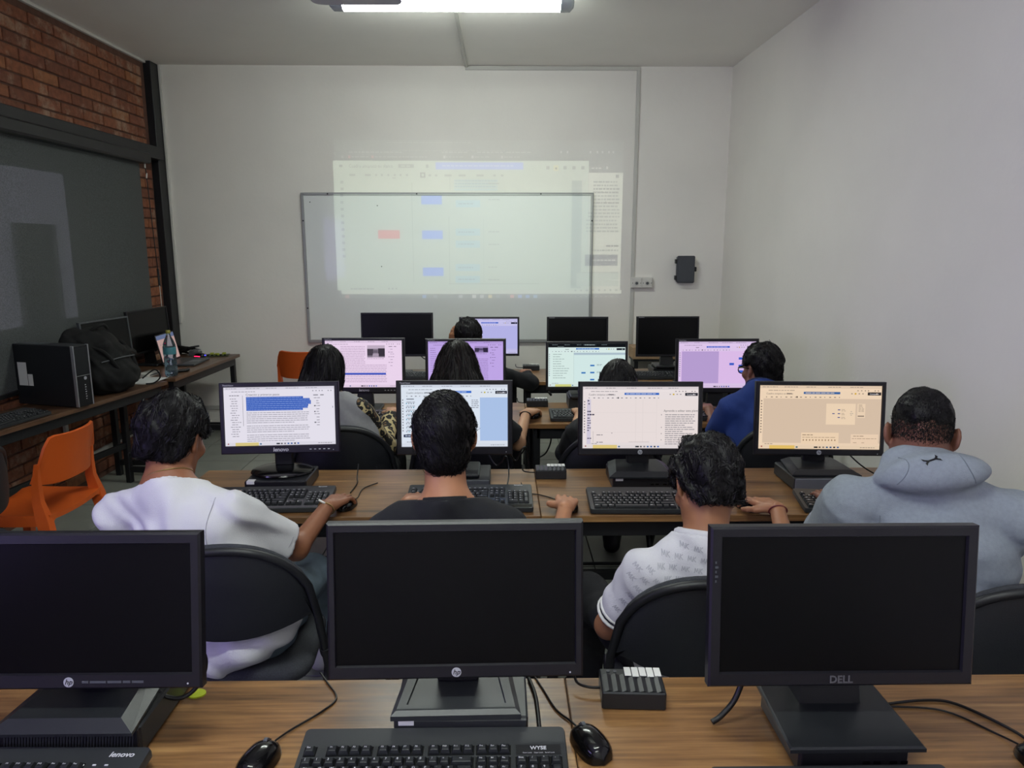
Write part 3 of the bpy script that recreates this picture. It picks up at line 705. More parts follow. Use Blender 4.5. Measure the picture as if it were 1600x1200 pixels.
# ------------------------------------------------------------------ chairs
def folding_chair():
    t = thing('folding_chair', 'x', 'chair', (0, 0, 0), 0, 'black padded folding chairs')
    # local: sitter faces +Y, seat centre at the origin
    n = 17; us = np.linspace(-1, 1, n)
    yb = lambda u: -.235 + .075 * abs(u) ** 2.2
    zt = lambda u: .625 + .245 * max(0, 1 - abs(u) ** 2.3) ** .5
    zb = lambda u: .600 + .045 * u * u
    X = lambda u: .238 * u
    rings = []
    for u in us:
        x, y = X(u), yb(u); a, b_ = zb(u), zt(u) - .008; m = (a + b_) / 2; th = .016
        rings.append([(x, y - th * .5, a), (x, y - th * .9, a + .25 * (b_ - a)), (x, y - th * .9, a + .75 * (b_ - a)), (x, y - th * .5, b_), (x, y + th * .6, b_), (x, y + th * 1.3, m), (x, y + th * .6, a)])
    MB().loft(rings).build('backrest', VINYL, t, smooth=50)
    arc = [(X(u) * 1.03, yb(u) - .004, zt(u)) for u in np.linspace(-1, 1, 25)]
    arc = [(-.246, .16, .0)] + [(-.246, -.02, .34), (-.246, -.10, .50)] + arc[0:] + [(.246, -.10, .50), (.246, -.02, .34), (.246, .16, 0)]
    MB().tube(arc, .0125, 10).build('frame_tube', STEEL_BLK, t, smooth=60)
    pad = [(X(u) * .99, yb(u) + .010, zt(u) + .004) for u in np.linspace(-.93, .93, 21)]
    MB().tube(pad, .013, 8).build('edge_padding', FABRICG, t, smooth=60)
    for s in (-1, 1):
        MB().tube([(s * .225, .15, .44), (s * .225, -.14, .12), (s * .225, -.22, 0.0)], .0115, 8).build('rear_leg', STEEL_BLK, t, smooth=60)
        MB().cyl((s * .246, -.075, .455), (s * .246, -.092, .485), .017, n=10).build('bushing', STEEL_BLK, t, smooth=60)
    MB().tube([(-.225, -.20, .045), (.225, -.20, .045)], .009, 8).build('cross_bar', STEEL_BLK, t, smooth=60)
    MB().tube([(-.246, .10, .10), (.246, .10, .10)], .009, 8).build('cross_bar', STEEL_BLK, t, smooth=60)
    p = rounded(.43, .40, .09, 6)
    MB().loft([[(x * k, y * k + .0, z) for x, y in p] for k, z in ((.96, .425), (1.0, .44), (1.0, .455), (.97, .468), (.90, .474))]).build('seat', FABRICG, t, smooth=50)
    return t
fc0 = folding_chair()
CH = [((-.80, 2.165, 0), 4, 'black folding chair under the student in the white T-shirt'),
      ((-.13, 2.22, 0), 0, 'black folding chair under the student in the black T-shirt'),
      ((.545, 1.945, 0), -3, 'black folding chair under the student in the patterned polo'),
      ((1.37, 1.89, 0), -6, 'black folding chair under the student in the grey hoodie'),
      ((-.765, 3.53, 0), 6, 'black folding chair under the student with leopard-print sleeves'),
      ((-.19, 3.56, 0), 0, 'black folding chair under the student with long straight hair'),
      ((.50, 3.42, 0), 0, 'black folding chair under the low-bent student in black'),
      ((1.36, 3.58, 0), 0, 'black folding chair under the student in the blue polo'),
      ((-.20, 4.86, 0), 0, 'black folding chair of the student sitting before the whiteboard'),
      ((1.28, 4.93, 0), 4, 'empty black folding chair before the whiteboard-row monitor at right'),
      ((-2.33, 2.90, 0), 100, 'empty black folding chair at the left edge beside the orange chair')]
for i, (loc, a, lb) in enumerate(CH):
    if i == 0: fc0.location = loc; fc0.rotation_euler = (0, 0, R(a)); fc0['label'] = lb
    else: dup(fc0, loc, R(a), lb)

def orange_chair():
    t = thing('orange_chair', 'x', 'chair', (0, 0, 0), 0, 'orange plastic chairs')
    # local: sitter faces +Y
    us = np.linspace(-1, 1, 19); rings = []
    for u in us:
        x = .222 * u; y = -.225 + .075 * abs(u) ** 2.5; top = .815 - .16 * max(0, abs(u) - .70) ** 2 / .09 * .9 + .012 * u * u; bot = .585 + .02 * abs(u) ** 6
        rk = .035
        pr = [(x, y + .012, bot), (x, y - .008, bot), (x, y - .02, (bot + top) / 2), (x, y - rk - .008, top), (x, y - rk + .004, top + .004), (x, y - .006, (bot + top) / 2)]
        rings.append(pr)
    MB().loft(rings).build('backrest', ORANGE, t, smooth=60)
    rings = []
    for v in np.linspace(-.21, .22, 12):
        w = .215 + .012 * (v + .2); dz = -.010 * math.cos(v * 6) - (.02 * ((v - .14) / .08) ** 2 if v > .14 else 0)
        top = [(w * u, v, .452 + dz - .016 * (1 - u * u) + (.004 if abs(u) > .95 else 0)) for u in np.linspace(-1, 1, 11)]
        rings.append(top + [(w * u, v, p[2] - (.022 if abs(u) < .93 else .055)) for u, p in zip(np.linspace(1, -1, 11), top[::-1])])
    MB().loft(rings).build('seat', ORANGE, t, smooth=50)
    def leg(pts, ws):
        rg = []
        for (x, y, z), (a, c) in zip(pts, ws): rg.append([(x - a, y - c, z), (x + a, y - c, z), (x + a, y + c, z), (x - a, y + c, z)])
        return MB().loft(rg)
    for s in (-1, 1):
        leg([(s * .235, -.275, 0), (s * .225, -.225, .22), (s * .216, -.185, .42), (s * .212, -.162, .52), (s * .212, -.165, .60), (s * .214, -.178, .70)], [(.016, .016), (.02, .022), (.021, .03), (.014, .022), (.013, .016), (.007, .010)]).build('rear_leg', ORANGE, t, smooth=70)
        leg([(s * .225, .235, 0), (s * .214, .205, .2), (s * .205, .185, .42)], [(.015, .015), (.02, .02), (.022, .026)]).build('front_leg', ORANGE, t, smooth=70)
    return t
oc = orange_chair(); oc.location = (-2.33, 3.54, 0); oc.rotation_euler = (0, 0, R(88)); oc['label'] = 'bright orange plastic chair by the table with the computer tower'
dup(oc, (-1.655, 6.36, 0), R(-12), 'orange plastic chair at the back wall left of the whiteboard')

# ------------------------------------------------------------------ computers
BADGE = mat('chrome_badge', '#b9bbc2', .3, metal=.3)
def ring(b, W, H, w, h, y0, y1, dz=0.0, bev=.004):
    """bezel: outer W x H, opening w x h shifted up by dz, front at y0 (smaller y), back at y1"""
    o = lambda W_, H_, y, d=0: [(-W_ / 2, y, -H_ / 2 + d), (W_ / 2, y, -H_ / 2 + d), (W_ / 2, y, H_ / 2 + d), (-W_ / 2, y, H_ / 2 + d)]
    b.loft([o(W, H, y1), o(W, H, y0 + bev), o(W - 2 * bev, H - 2 * bev, y0), o(w + 2 * bev * .6, h + 2 * bev * .6, y0, dz), o(w, h, y0 + .007, dz)], cap=False)
SCR = {'d': emission('screen_dark_text', '#55555c', .9), 'w': emission('screen_white_text', '#e8e8ee', .9)}
TITLE = (('Cuadro sinóptico en blanco', .05, .128, .0095, 'd'), ('Compartir', .898, .126, .0085, 'w'))
def monitor(loc, label, W, H, zc, pic=None, brand='lenovo', base='oval', rz=0.0, tilt=7.0, group=None, bezel=(.018, .016, .030), over=None, bez_mat=None, led=True, sub=None, bo=0.0, txt=()):
    t = thing('monitor', label, 'monitor', loc, rz, group)
    bm = bez_mat or BEZ
    sd, tp, bt = bezel; w, h = W - 2 * sd, H - tp - bt; dz = (bt - tp) / 2
    o = lambda a, c, y: [(-a / 2, y, -c / 2), (a / 2, y, -c / 2), (a / 2, y, c / 2), (-a / 2, y, c / 2)]
    d = MB().loft([o(W - .004, H - .004, .012), o(W - .002, H - .002, .022), o(W * .93, H * .90, .036), o(W * .55, H * .6, .052)]).build('display', BLK, t, smooth=30, loc=(0, 0, zc), rot=(R(-tilt), 0, 0))
    b = MB(); ring(b, W, H, w, h, 0, .024, dz); b.build('bezel', bm, d)
    if pic is None:
        MB().quad((-w / 2, .006, -h / 2 + dz), (w / 2, .006, -h / 2 + dz), (w / 2, .006, h / 2 + dz), (-w / 2, .006, h / 2 + dz)).build('screen', DKSCREEN, d)
    else:
        link('screen', pic.screen_mesh('screen', w, h, LCD), d, (0, .0055, dz))
        for (s_, u, v_, sz, c_) in txt: text('screen_lettering', s_, sz, SCR[c_], d, ((u - .5) * w, .0012, dz + (.5 - v_) * h), (R(90), 0, 0), align='LEFT', ext=.0)
    zl = -H / 2 + bt * .48; X90 = (R(90), 0, 0)
    if brand == 'hp':
        MB().cyl((0, -.0008, zl), (0, .002, zl), .0095, n=24).build('badge', BADGE, d, smooth=40)
        text('badge_lettering', 'hp', .0145, BLK, d, (0, -.0012, zl + .0005), X90, shear=.3, ext=.0003)
    elif brand == 'lenovo':
        text('lettering', 'lenovo', .022, PRINT, d, (0, -.0006, zl), X90, shear=.1, bold=.0004)
        text('model_lettering', 'ThinkVision', .009, PRINT, d, (-W / 2 + .036, -.0006, H / 2 - tp * .55), X90)
    elif brand == 'thinkvision':
        text('model_lettering', 'ThinkVision', .009, PRINT, d, (-W / 2 + .036, -.0006, H / 2 - tp * .55), X90)
    elif brand == 'dell':
        text('lettering', 'DELL', .020, mat('dark_chrome', '#6d6d72', .35, metal=.5), d, (0, -.0006, zl), X90, bold=.0004)
        o = MB()
        for k in range(5): o.box(-W / 2 + sd * .38, -W / 2 + sd * (.5 + .12 * (k % 2)), -.0006, .001, H * .16 + k * .009, H * .16 + k * .009 + .0045)
        o.build('faint_marking', GREYP, d)['kind'] = 'stuff'
    if sub:
        o = MB(); x_ = .025
        for k in (.012, .030, .026, .014, .022): o.box(x_, x_ + k, -.0006, .001, zl - .0022, zl + .0022); x_ += k + .003
        o.build('faint_marking', GREYP, d)['kind'] = 'stuff'
    if led: MB().cyl((W / 2 - .026, -.0006, zl - .004), (W / 2 - .026, .001, zl - .004), .0018, n=8).build('power_light', PRINT, d)
    if brand == 'lenovo':
        for k in range(5): MB().box(W / 2 - .12 + k * .018, W / 2 - .112 + k * .018, -.0006, .001, zl - .002, zl + .001).build('button_mark', PRINT, d)
    # stand
    zn = zc - H * .18; K0 = set(t.children)
    if base == 'slab':        # chamfered slab on the box below
        bw, bd, hh = .27, .21, .022
        q = lambda k, z: [(-bw / 2 * k[0], -.115, z), (bw / 2 * k[0], -.115, z), (bw / 2 * k[1], bd - .115, z), (-bw / 2 * k[1], bd - .115, z)]
        q2 = lambda a, z: [(-bw / 2 + a, -.115 + a * .8, z), (bw / 2 - a, -.115 + a * .8, z), (bw / 2 * .86 - a, bd - .115 - a * .5, z), (-bw / 2 * .86 + a, bd - .115 - a * .5, z)]
        MB().loft([q((1, .86), 0), q((1, .86), .006), q2(.03, hh)]).build('base', BLK2, t)
        MB().box(-.045, .045, .03, .06, hh - .004, zn + .04, .004).build('neck', BLK, t)
    elif base == 'trapezoid':
        q = lambda z, k=0: [(-.128 + k, -.13 + k, z), (.118 - k, -.13 + k, z), (.118 - k, .09 - k, z), (-.118 + k, .09 - k, z)]
        MB().loft([q(0), q(.007), q(.010, .004)]).build('base', BLK2, t)
        MB().loft([[(-.06, .0, .008), (.06, .0, .008), (.06, .06, .008), (-.06, .06, .008)], [(-.052, .03, zn), (.052, .03, zn), (.052, .06, zn), (-.052, .06, zn)], [(-.05, .034, zn + .05), (.05, .034, zn + .05), (.05, .06, zn + .05), (-.05, .06, zn + .05)]]).build('neck', BLK, t)
    elif base == 'framed':    # grey slab with a raised rim, as on the middle front monitor
        q = lambda a, z: [(-.125 + a, -.08 + a, z), (.125 - a, -.08 + a, z), (.105 - a, .12 - a, z), (-.105 + a, .12 - a, z)]
        MB().loft([q(0, 0), q(0, .010), q(.010, .016), q(.028, .016), q(.030, .012)]).build('base', KBODY, t)
        MB().box(-.042, .042, .03, .06, .010, zn + .04, .004).build('neck', BLK, t)
    elif base == 'oval':
        pf = [(.118, 0), (.125, .004), (.122, .010), (.105, .016), (.06, .020), (.0, .021)]
        MB().lathe(pf, 36, sy=.78).build('base', BLKG if over else BLK2, t, smooth=40)
        MB().box(-.036, .036, .028, .058, .016, zn + .04, .006).build('neck', BLK, t)
    else:                      # thin square pedestal
        MB().box(-.10, .10, -.09, .09, 0, .018, .006).build('base', BLK2, t)
        MB().loft([[(-.05, .0, .016), (.05, .0, .016), (.05, .04, .016), (-.05, .04, .016)], [(-.032, .03, zn + .04), (.032, .03, zn + .04), (.032, .055, zn + .04), (-.032, .055, zn + .04)]]).build('neck', BLK, t)
    for k in t.children:
        if k.name.startswith(('base', 'neck')): k.location.y += bo
    return t
def mini_pc(loc, label, w, d, h, front=None, rz=0, vents=0, badge=False, group='small computers under the monitors'):
    t = thing('desktop_computer', label, 'computer', loc, rz, group)
    MB().box(-w / 2, w / 2, -d / 2, d / 2, .003, h, .004).build('case', BLK2, t)
    fp = MB().box(-w / 2 + .002, w / 2 - .002, -d / 2 - .006, -d / 2, .004, h - .002, .002).build('front_panel', front or BLK, t)
    if vents:
        b = MB()
        for k in range(vents):
            x = -w / 2 + .012 + (w - .024) * k / vents; b.add([(x, -d / 2 - .0068, .01), (x + .003, -d / 2 - .0068, .01), (x + .009, -d / 2 - .0068, h - .008), (x + .006, -d / 2 - .0068, h - .008)], [(0, 1, 2, 3)])
        o = b.build('vent_slats', KBODY, fp); o['kind'] = 'stuff'
    else:
        for k, x in enumerate((-.02, .0, .03, .05)): MB().box(w / 2 * .35 + x, w / 2 * .35 + x + .013, -d / 2 - .0066, -d / 2 - .005, h * .42, h * .42 + .006).build('port', BLKG, fp)
    if badge: MB().box(-w / 2 + .01, -w / 2 + .04, -d / 2 - .007, -d / 2 + .02, h - .012, h + .0006, .0005).build('badge', LABELW, t)
    return t

# keyboards -----------------------------------------------------------------------------
U = .01905
def key_layout():
    """(centre x, row, width in keys, height in keys, legend) for a full-size keyboard; x=0 at the left key edge"""
    K = []; x = 0
    K.append((.5, 0, 1, 1, 'Esc'))
    for i in range(12): K.append((2.5 + i + .5 * (i // 4), 0, 1, 1, 'F%d' % (i + 1)))
    for i, c in enumerate(('Prt', 'Scr', 'Pau')): K.append((15.75 + i, 0, 1, 1, c))
    for i, c in enumerate('|1234567890?+'): K.append((i + .5, 1, 1, 1, c))
    K.append((14, 1, 2, 1, '<x')); 
    rows = [(2, [1.5] + [1] * 12 + [1.5], ['Tab'] + list('QWERTYUIOP`+') + ['']), (3, [1.75] + [1] * 11 + [2.25], ['Caps'] + list('ASDFGHJKLN{') + ['Ent']), (4, [2.25] + [1] * 10 + [2.75], [''] + list('ZXCVBNM,.-') + ['']), (5, [1.25, 1.25, 1.25, 6.25, 1.25, 1.25, 1.25, 1.25], ['Ctrl', '', 'Alt', '', 'Alt', '', '', 'Ctrl'])]
    for r, ws, ls in rows:
        x = 0
        for w, l in zip(ws, ls): K.append((x + w / 2, r, w, 1, l)); x += w
    for i in range(3):
        for r, l in ((1, ('Ins', 'Ini', 'Re')[i]), (2, ('Sup', 'Fin', 'Av')[i])): K.append((15.75 + i, r, 1, 1, l))
    K.append((16.75, 4, 1, 1, '^'))
    for i in range(3): K.append((15.75 + i, 5, 1, 1, '<v>'[i]))
    for i in range(4): K.append((19.25 + i, 1, 1, 1, ('Bloq', '/', '*', '-')[i]))
    for r, ls in ((2, '789'), (3, '456'), (4, '123')):
        for i in range(3): K.append((19.25 + i, r, 1, 1, ls[i]))
    K += [(22.25, 2.5, 1, 2, '+'), (22.25, 4.5, 1, 2, ''), (19.75, 5, 2, 1, '0'), (21.25, 5, 1, 1, '.')]
    return K
_keyme = {}
def key_mesh(w, h, m=None):
    k = (round(w, 3), h)
    if k not in _keyme:
        a, c = w * U / 2 - .0008, h * U / 2 - .0008; q = lambda s, e, z, sh=0: [(-a + s, -c + s + sh, z), (a - s, -c + s + sh, z), (a - s, c - e + sh, z), (-a + s, c - e + sh, z)]
        _keyme[k] = MB().loft([q(0, 0, 0), q(.0005, .0005, .003), q(.0028, .0035, .0085), q(.0038, .0045, .0088)]).mesh('key', KEYM)
    return _keyme[k]
def keyboard(loc, label, rz=0, single=True, W=.462, D=.16, top=.024, brand=None, legends=False, sc=1.0, tilt=6.0, group='black keyboards on the desks', chin=.0):
    """origin at the middle of the front edge on the desk; rows go back along +Y"""
    t = thing('keyboard', label, 'keyboard', loc, 0, group, rot=(R(tilt), 0, R(rz)))
    D0 = 7.2 * U + .012 + top + chin
    b = MB(); p = rounded(W, D0, .008, 3, 0, D0 / 2)
    b.loft([[(x, y, 0) for x, y in p], [(x, y, .010) for x, y in p], [(x * .992, D0 / 2 + (y - D0 / 2) * .985, .016) for x, y in p]]); b.build('body', KBODY, t, smooth=40)
    x0 = -22.75 * U / 2; y0 = chin + .010
    rowy = lambda r: y0 + (5 - r) * U + U / 2 + (U * .35 if r == 0 else 0)
    if chin: MB().loft([[(-W / 2 + .004, .002, .006), (W / 2 - .004, .002, .006)], [(-W / 2 + .004, .006, .0165), (W / 2 - .004, .006, .0165)], [(-W / 2 + .004, chin, .0168), (W / 2 - .004, chin, .0168)]], cap=False, closed=False).build('palm_edge', BLKG, t)
    # recessed wells between the keys
    for (a, c, r0, r1) in ((0, 1, 0, 0), (2, 6, 0, 0), (6.5, 10.5, 0, 0), (11, 15, 0, 0), (15.25, 18.25, 0, 0), (0, 15, 5, 1), (15.25, 18.25, 2, 1), (15.25, 18.25, 5, 4), (18.75, 22.75, 5, 1)):
        MB().box(x0 + a * U - .001, x0 + c * U + .001, rowy(r0) - U / 2 - .001, rowy(r1) + U / 2 + .001, .0158, .0164).build('key_well', BLKG, t)
    K = key_layout(); lg = MB(); jb = MB()
    for (kx, r, w, h, l) in K:
        pos = (x0 + kx * U, rowy(r), .0160)
        if single:
            k = link('key', key_mesh(w, h), t, pos)
            if legends and l and r in (0, 1, 2):
                text('legend', l, .0062 if len(l) < 2 else .0046, PRINT, k, (-.0018, .0012, .0092), ext=.0001)
        else:
            me = key_mesh(w, h); jb.add([tuple(Vector(v.co) + Vector(pos)) for v in me.vertices], [tuple(f.vertices) for f in me.polygons])
        if not legends and l:
            a = .0012 + .0008 * len(l); lg.add([(pos[0] - .003 - a, pos[1] - .0005, .0252), (pos[0] - .003 + a, pos[1] - .0005, .0252), (pos[0] - .003 + a, pos[1] + .0025, .0252), (pos[0] - .003 - a, pos[1] + .0025, .0252)], [(0, 1, 2, 3)])
    if not single: o = jb.build('keys', KEYM, t); o['kind'] = 'stuff'
    if lg.v: o = lg.build('key_legends', PRINT, t); o['kind'] = 'stuff'
    zt = .0172
    if brand == 'lenovo': text('lettering', 'lenovo', .016, PRINT, t, (W / 2 - .045, D0 - .020, zt), shear=.15, bold=.0003, ext=.0002)
    if brand == 'lenovo':
        for k in range(3): MB().box(.125 + k * .021, .131 + k * .021, D0 - .045, D0 - .042, zt - .001, zt + .0002).build('status_mark', PRINT, t)
    if brand == 'wyse':
        MB().box(x0 + 18.75 * U, x0 + 22.75 * U, rowy(0) - .010, rowy(0) + .011, .0158, .0166).build('badge_plate', BLK, t)
        text('lettering', 'WYSE', .0105, PRINT, t, (x0 + 20.75 * U, rowy(0) + .0035, .0168), ext=.0002, bold=.0002)
        for k, s in enumerate(('Num Lock', 'Caps Lock', 'Scroll Lock')): text('status_lettering', s, .0036, PRINT, t, (x0 + (19.75 + k) * U, rowy(0) - .0065, .0168), ext=.0001)
    if brand == 'small': text('lettering', 'lenovo', .012, PRINT, t, (W / 2 - .05, D0 - .012, zt), bold=.0003, ext=.0002)
    for s in (-1, 1): MB().box(s * (W / 2 - .03) - .01, s * (W / 2 - .03) + .01, D0 - .02, D0 - .014, -math.tan(R(tilt)) * D0 * .92, .004).build('foot', BLK, t)
    t.scale = (sc, sc, sc)
    return t
def mouse(loc, label, rz=0, cable=None, light=False, group='black computer mice'):
    t = thing('mouse', label, 'mouse', loc, R(rz), group)
    b = MB(); rings = []
    for v in np.linspace(-1, 1, 15):
        y = .056 * v; a = .031 * (1 - abs(v) ** 3.2) ** .5 * (1 - .06 * v) + .0004; hgt = .036 * (1 - (abs(v + .15) / 1.15) ** 2.6) ** .6 if v > -1 else .004
        hgt = max(hgt, .004); rings.append([(a * math.cos(q) * (1 + .06 * math.sin(q)), y, .002 + hgt * max(0, math.sin(q)) ** .8 if math.sin(q) > 0 else .002) for q in np.linspace(0, 2 * math.pi, 20, endpoint=False)])
    b.loft(rings).build('shell', BLKG, t, smooth=60)
    MB().tube([(0, .012, .0345), (0, .022, .0335), (0, .034, .030), (0, .046, .022)], .0016, 6).build('button_gap', BLK, t, smooth=60)
    MB().cyl((-.0035, .030, .0295), (.0035, .030, .0295), .0068, n=14).build('scroll_wheel', GREYP, t, smooth=40)
    if cable: MB().tube(spline([(0, .054, .010)] + cable, 6), .0021, 6).build('cable', CABLE, t, smooth=60)
    return t
def power_box(loc, label, sc=1.0, rz=0):
    t = thing('power_box', label, 'power box', loc, R(rz), 'black ridged power boxes on the desks')
    a, c, h = .067 * sc, .045 * sc, .040 * sc
    MB().box(-a, a, -c, c, 0, h, .003).build('case', BLK2, t)
    for k in range(7): MB().loft([[(-a + .006 + k * a * .27, -c + .003, h), (-a + .006 + k * a * .27, c * .45, h)], [(-a + .006 + k * a * .27 + a * .13, -c + .003, h + .0035), (-a + .006 + k * a * .27 + a * .13, c * .45, h + .0035)], [(-a + .006 + (k + 1) * a * .27 - .001, -c + .003, h), (-a + .006 + (k + 1) * a * .27 - .001, c * .45, h)]], cap=False, closed=False).build('ridge', BLK2, t)
    for k in range(5):
        x = -a * .20 + k * a * .24; MB().box(x, x + a * .21, c * (.30 - .06 * (k % 2)), c * 1.02, h + .002, h + .0035, .0005).build('white_tag', LABELW, t)
    for x in (-.72, -.5): MB().cyl((a * x, c * .72, h), (a * x, c * .72, h + .0015), .004 * sc, n=10).build('indicator', GREYP, t)
    MB().tube(spline([(-a, c * .2, h * .4), (-a - .025, c * .2, h * .42), (-a - .05, c * .5, h * .5), (-a - .055, c * 1.2, h * .9)], 5), .003, 6).build('cable', CABLE, t, smooth=60)
    return t

DZ = .75
# --- front row
mini_pc((-.820, 1.375, DZ), 'flat black computer with slatted front under the front left monitor', .27, .24, .062, vents=44)
monitor((-.820, 1.295, DZ + .064), 'front left dark monitor with round hp badge, cut by the frame', .50, .298, .213, None, 'hp', 'slab', tilt=9, bo=.045, bezel=(.020, .022, .030), sub=True, group='dark monitors in the front row')
mini_pc((-.080, 1.387, DZ), 'grey-topped computer under the middle front monitor', .26, .22, .060, KBODY, badge=True)
monitor((-.090, 1.335, DZ + .062), 'middle dark monitor of the front row with round hp badge', .500, .311, .211, None, 'hp', 'framed', tilt=8, bo=.011, rz=R(1.0), bezel=(.016, .020, .028), group='dark monitors in the front row')
mini_pc((.642, 1.285, DZ), 'black computer with ports under the front right monitor', .20, .20, .062)
monitor((.642, 1.27, DZ + .064), 'front right dark monitor with DELL lettering', .505, .309, .224, None, 'dell', 'trapezoid', tilt=6, bo=.02, bezel=(.023, .021, .028), group='dark monitors in the front row', led=False)
keyboard((-.892, 1.060, DZ + .004), 'black keyboard with lenovo lettering in the bottom left corner', rz=-1, brand='lenovo', legends=True, sc=1.03, W=.462, group='keyboards on the front desks', top=.022)
keyboard((-.128, 1.080, DZ + .006), 'wide black keyboard with WYSE plate before the middle front monitor', rz=0, brand='wyse', legends=True, sc=1.09, W=.455, tilt=7, group='keyboards on the front desks', top=.026)
keyboard((.585, 1.010, DZ + .004), 'black keyboard at the bottom edge before the DELL monitor', rz=0, single=False, sc=.92, group='keyboards on the front desks')
mouse((-.455, 1.225, DZ), 'shiny black mouse between the two front keyboards', -12, [(.01, .10, .004), (.045, .17, .003), (.055, .22, .003), (.01, .27, .003), (-.02, .30, .003)])
mouse((.170, 1.265, DZ), 'shiny black mouse right of the WYSE keyboard', 22, [(.0, .085, .004), (-.01, .13, .003), (-.005, .20, .003), (.0, .27, .003)])
mouse((1.005, 1.195, DZ), 'black mouse at the right edge by the DELL monitor', 8, [(-.01, .10, .003), (-.06, .18, .003), (-.16, .21, .003), (-.25, .22, .003)])
power_box((.278, 1.425, DZ), 'black ridged power box with white tags beside the DELL monitor', 1.0, -3)
sp = tag(MB().prism([(.020 * math.cos(a), .016 * math.sin(a)) for a in np.linspace(0, 2 * math.pi, 24, endpoint=False)], 0, .003).build('yellow_sticker', mat('yellow_green_plastic', '#9aa81e', .5)), 'small yellow-green disc on the desk behind the front left monitor', 'sticker')
sp.location = (-.662, 1.45, DZ)
tag(MB().tube(spline([(-.725, 1.38, .90), (-.715, 1.37, .84), (-.69, 1.365, .805), (-.65, 1.365, .80), (-.62, 1.38, .825), (-.61, 1.39, .87), (-.63, 1.39, .92)], 8), .0045, 8).build('monitor_cable', CABLE, smooth=60), 'black cable loop hanging under the front left monitor', 'cable')
tag(MB().tube(spline([(.06, 1.49, .755), (.072, 1.42, .754), (.075, 1.30, .754), (.078, 1.24, .754)], 6), .0045, 8).build('keyboard_cable', CABLE, smooth=60), 'black cable lying straight beside the middle front monitor stand', 'cable')
tag(MB().tube(spline([(.50, 1.36, .86), (.475, 1.345, .80), (.445, 1.335, .768), (.425, 1.33, .757)], 6), .006, 8).build('video_cable', CABLE, smooth=60), 'thick black cable bending down behind the DELL monitor at left', 'cable')
tag(MB().tube(spline([(.73, 1.40, .80), (.74, 1.36, .757), (.80, 1.385, .754), (.90, 1.40, .754), (.96, 1.385, .754), (1.02, 1.30, .754), (1.03, 1.24, .756)], 6), .003, 6).build('loose_cable', CABLE, smooth=60), 'thin black cable curving across the desk right of the DELL monitor', 'cable')

# --- second row
g2 = 'lit monitors of the second row'
mini_pc((-.882, 2.86, DZ), 'thin black computer under the lenovo monitor with the blue selection', .24, .20, .050, badge=True)
monitor((-.885, 2.875, DZ + .052), 'lit lenovo monitor showing a text page with a blue selected paragraph', .466, .286, .222, pic_document('#f4f0fa'), 'lenovo', 'oval', tilt=6, rz=R(4), bezel=(.017, .018, .033), over=True, txt=(('Creación y primeros pasos', .20, .128, .012, 'd'),), group=g2, bez_mat=mat('violet_black_bezel', '#1f1a2a', .4))
mini_pc((-.165, 2.88, DZ), 'thin grey computer behind the student in the black T-shirt', .24, .20, .045, GREYP)
monitor((-.188, 2.875, DZ + .047), 'lit monitor with pale blue page behind the black-haired head in the middle', .466, .300, .225, pic_blue_panel('#eef6ff'), 'thinkvision', 'square', tilt=6, bezel=(.020, .017, .033), group=g2, txt=TITLE)
mini_pc((.565, 2.88, DZ), 'black computer under the lit monitor with the grid page', .25, .20, .050, badge=True)
monitor((.560, 2.875, DZ + .052), 'lit hp monitor showing a white grid page with instructions at right', .50, .298, .214, pic_grid_text('#faf0ee'), 'hp', 'slab', tilt=6, rz=R(-1), bezel=(.018, .020, .028), group=g2, txt=TITLE + (('Aprende a editar esta plantilla', .70, .388, .0125, 'd'),))
mini_pc((1.285, 2.86, DZ), 'computer with silver front under the peach-coloured screen', .27, .22, .055, mat('silver_front', '#6f7278', .4, metal=.4))
monitor((1.288, 2.875, DZ + .057), 'lit hp monitor with a warm peach-coloured page', .518, .300, .206, pic_peach('#ffe4c4'), 'hp', 'slab', tilt=6, rz=R(-3), bezel=(.017, .016, .026), group=g2, txt=TITLE)
gk = 'keyboards on the second row desks'
keyboard((-.862, 2.535, DZ + .004), 'black keyboard before the lenovo monitor with the blue selection', rz=2, brand='small', chin=.02, group=gk)
keyboard((-.120, 2.530, DZ + .004), 'black keyboard under the left hand of the student in black', rz=0, brand='small', chin=.028, group=gk, sc=1.02)
keyboard((.560, 2.505, DZ + .004), 'thick black keyboard before the lit grid page', rz=-1, top=.036, sc=1.04, group=gk)
keyboard((1.325, 2.485, DZ + .004), 'black keyboard partly hidden by the grey hoodie', rz=-6, group=gk)
mouse((-.572, 2.60, DZ), 'black mouse under the braceleted hand', -12, [(.0, .10, .003), (-.02, .2, .003), (.01, .28, .003)])
mouse((.248, 2.575, DZ), 'black mouse under the hand of the student in black', 4, [(-.03, .09, .003), (-.09, .15, .003), (-.14, .18, .003), (-.15, .28, .01)])
mouse((.905, 2.565, DZ), 'black mouse under the hand with the red wristband', 14, None)
power_box((.205, 2.955, DZ), 'black power box with white tags on the second desk row', .95)
tag(MB().tube(spline([(-.06, 2.98, .85), (-.02, 2.95, .80), (.02, 2.93, .845), (.03, 2.90, .78), (.02, 2.80, .754)], 6), .003, 6).build('monitor_cable', CABLE, smooth=60), 'thin black cable arching beside the monitor in the middle', 'cable')
tag(MB().tube(spline([(.0, 2.99, .80), (.03, 3.0, .84), (.06, 3.02, .80), (.09, 3.0, .86), (.11, 3.07, .83), (.12, 3.09, .70), (.10, 3.10, .5)], 6), .0035, 6).build('cable_bundle', CABLE, smooth=60), 'tangled black cable by the power box of the second row', 'cable')
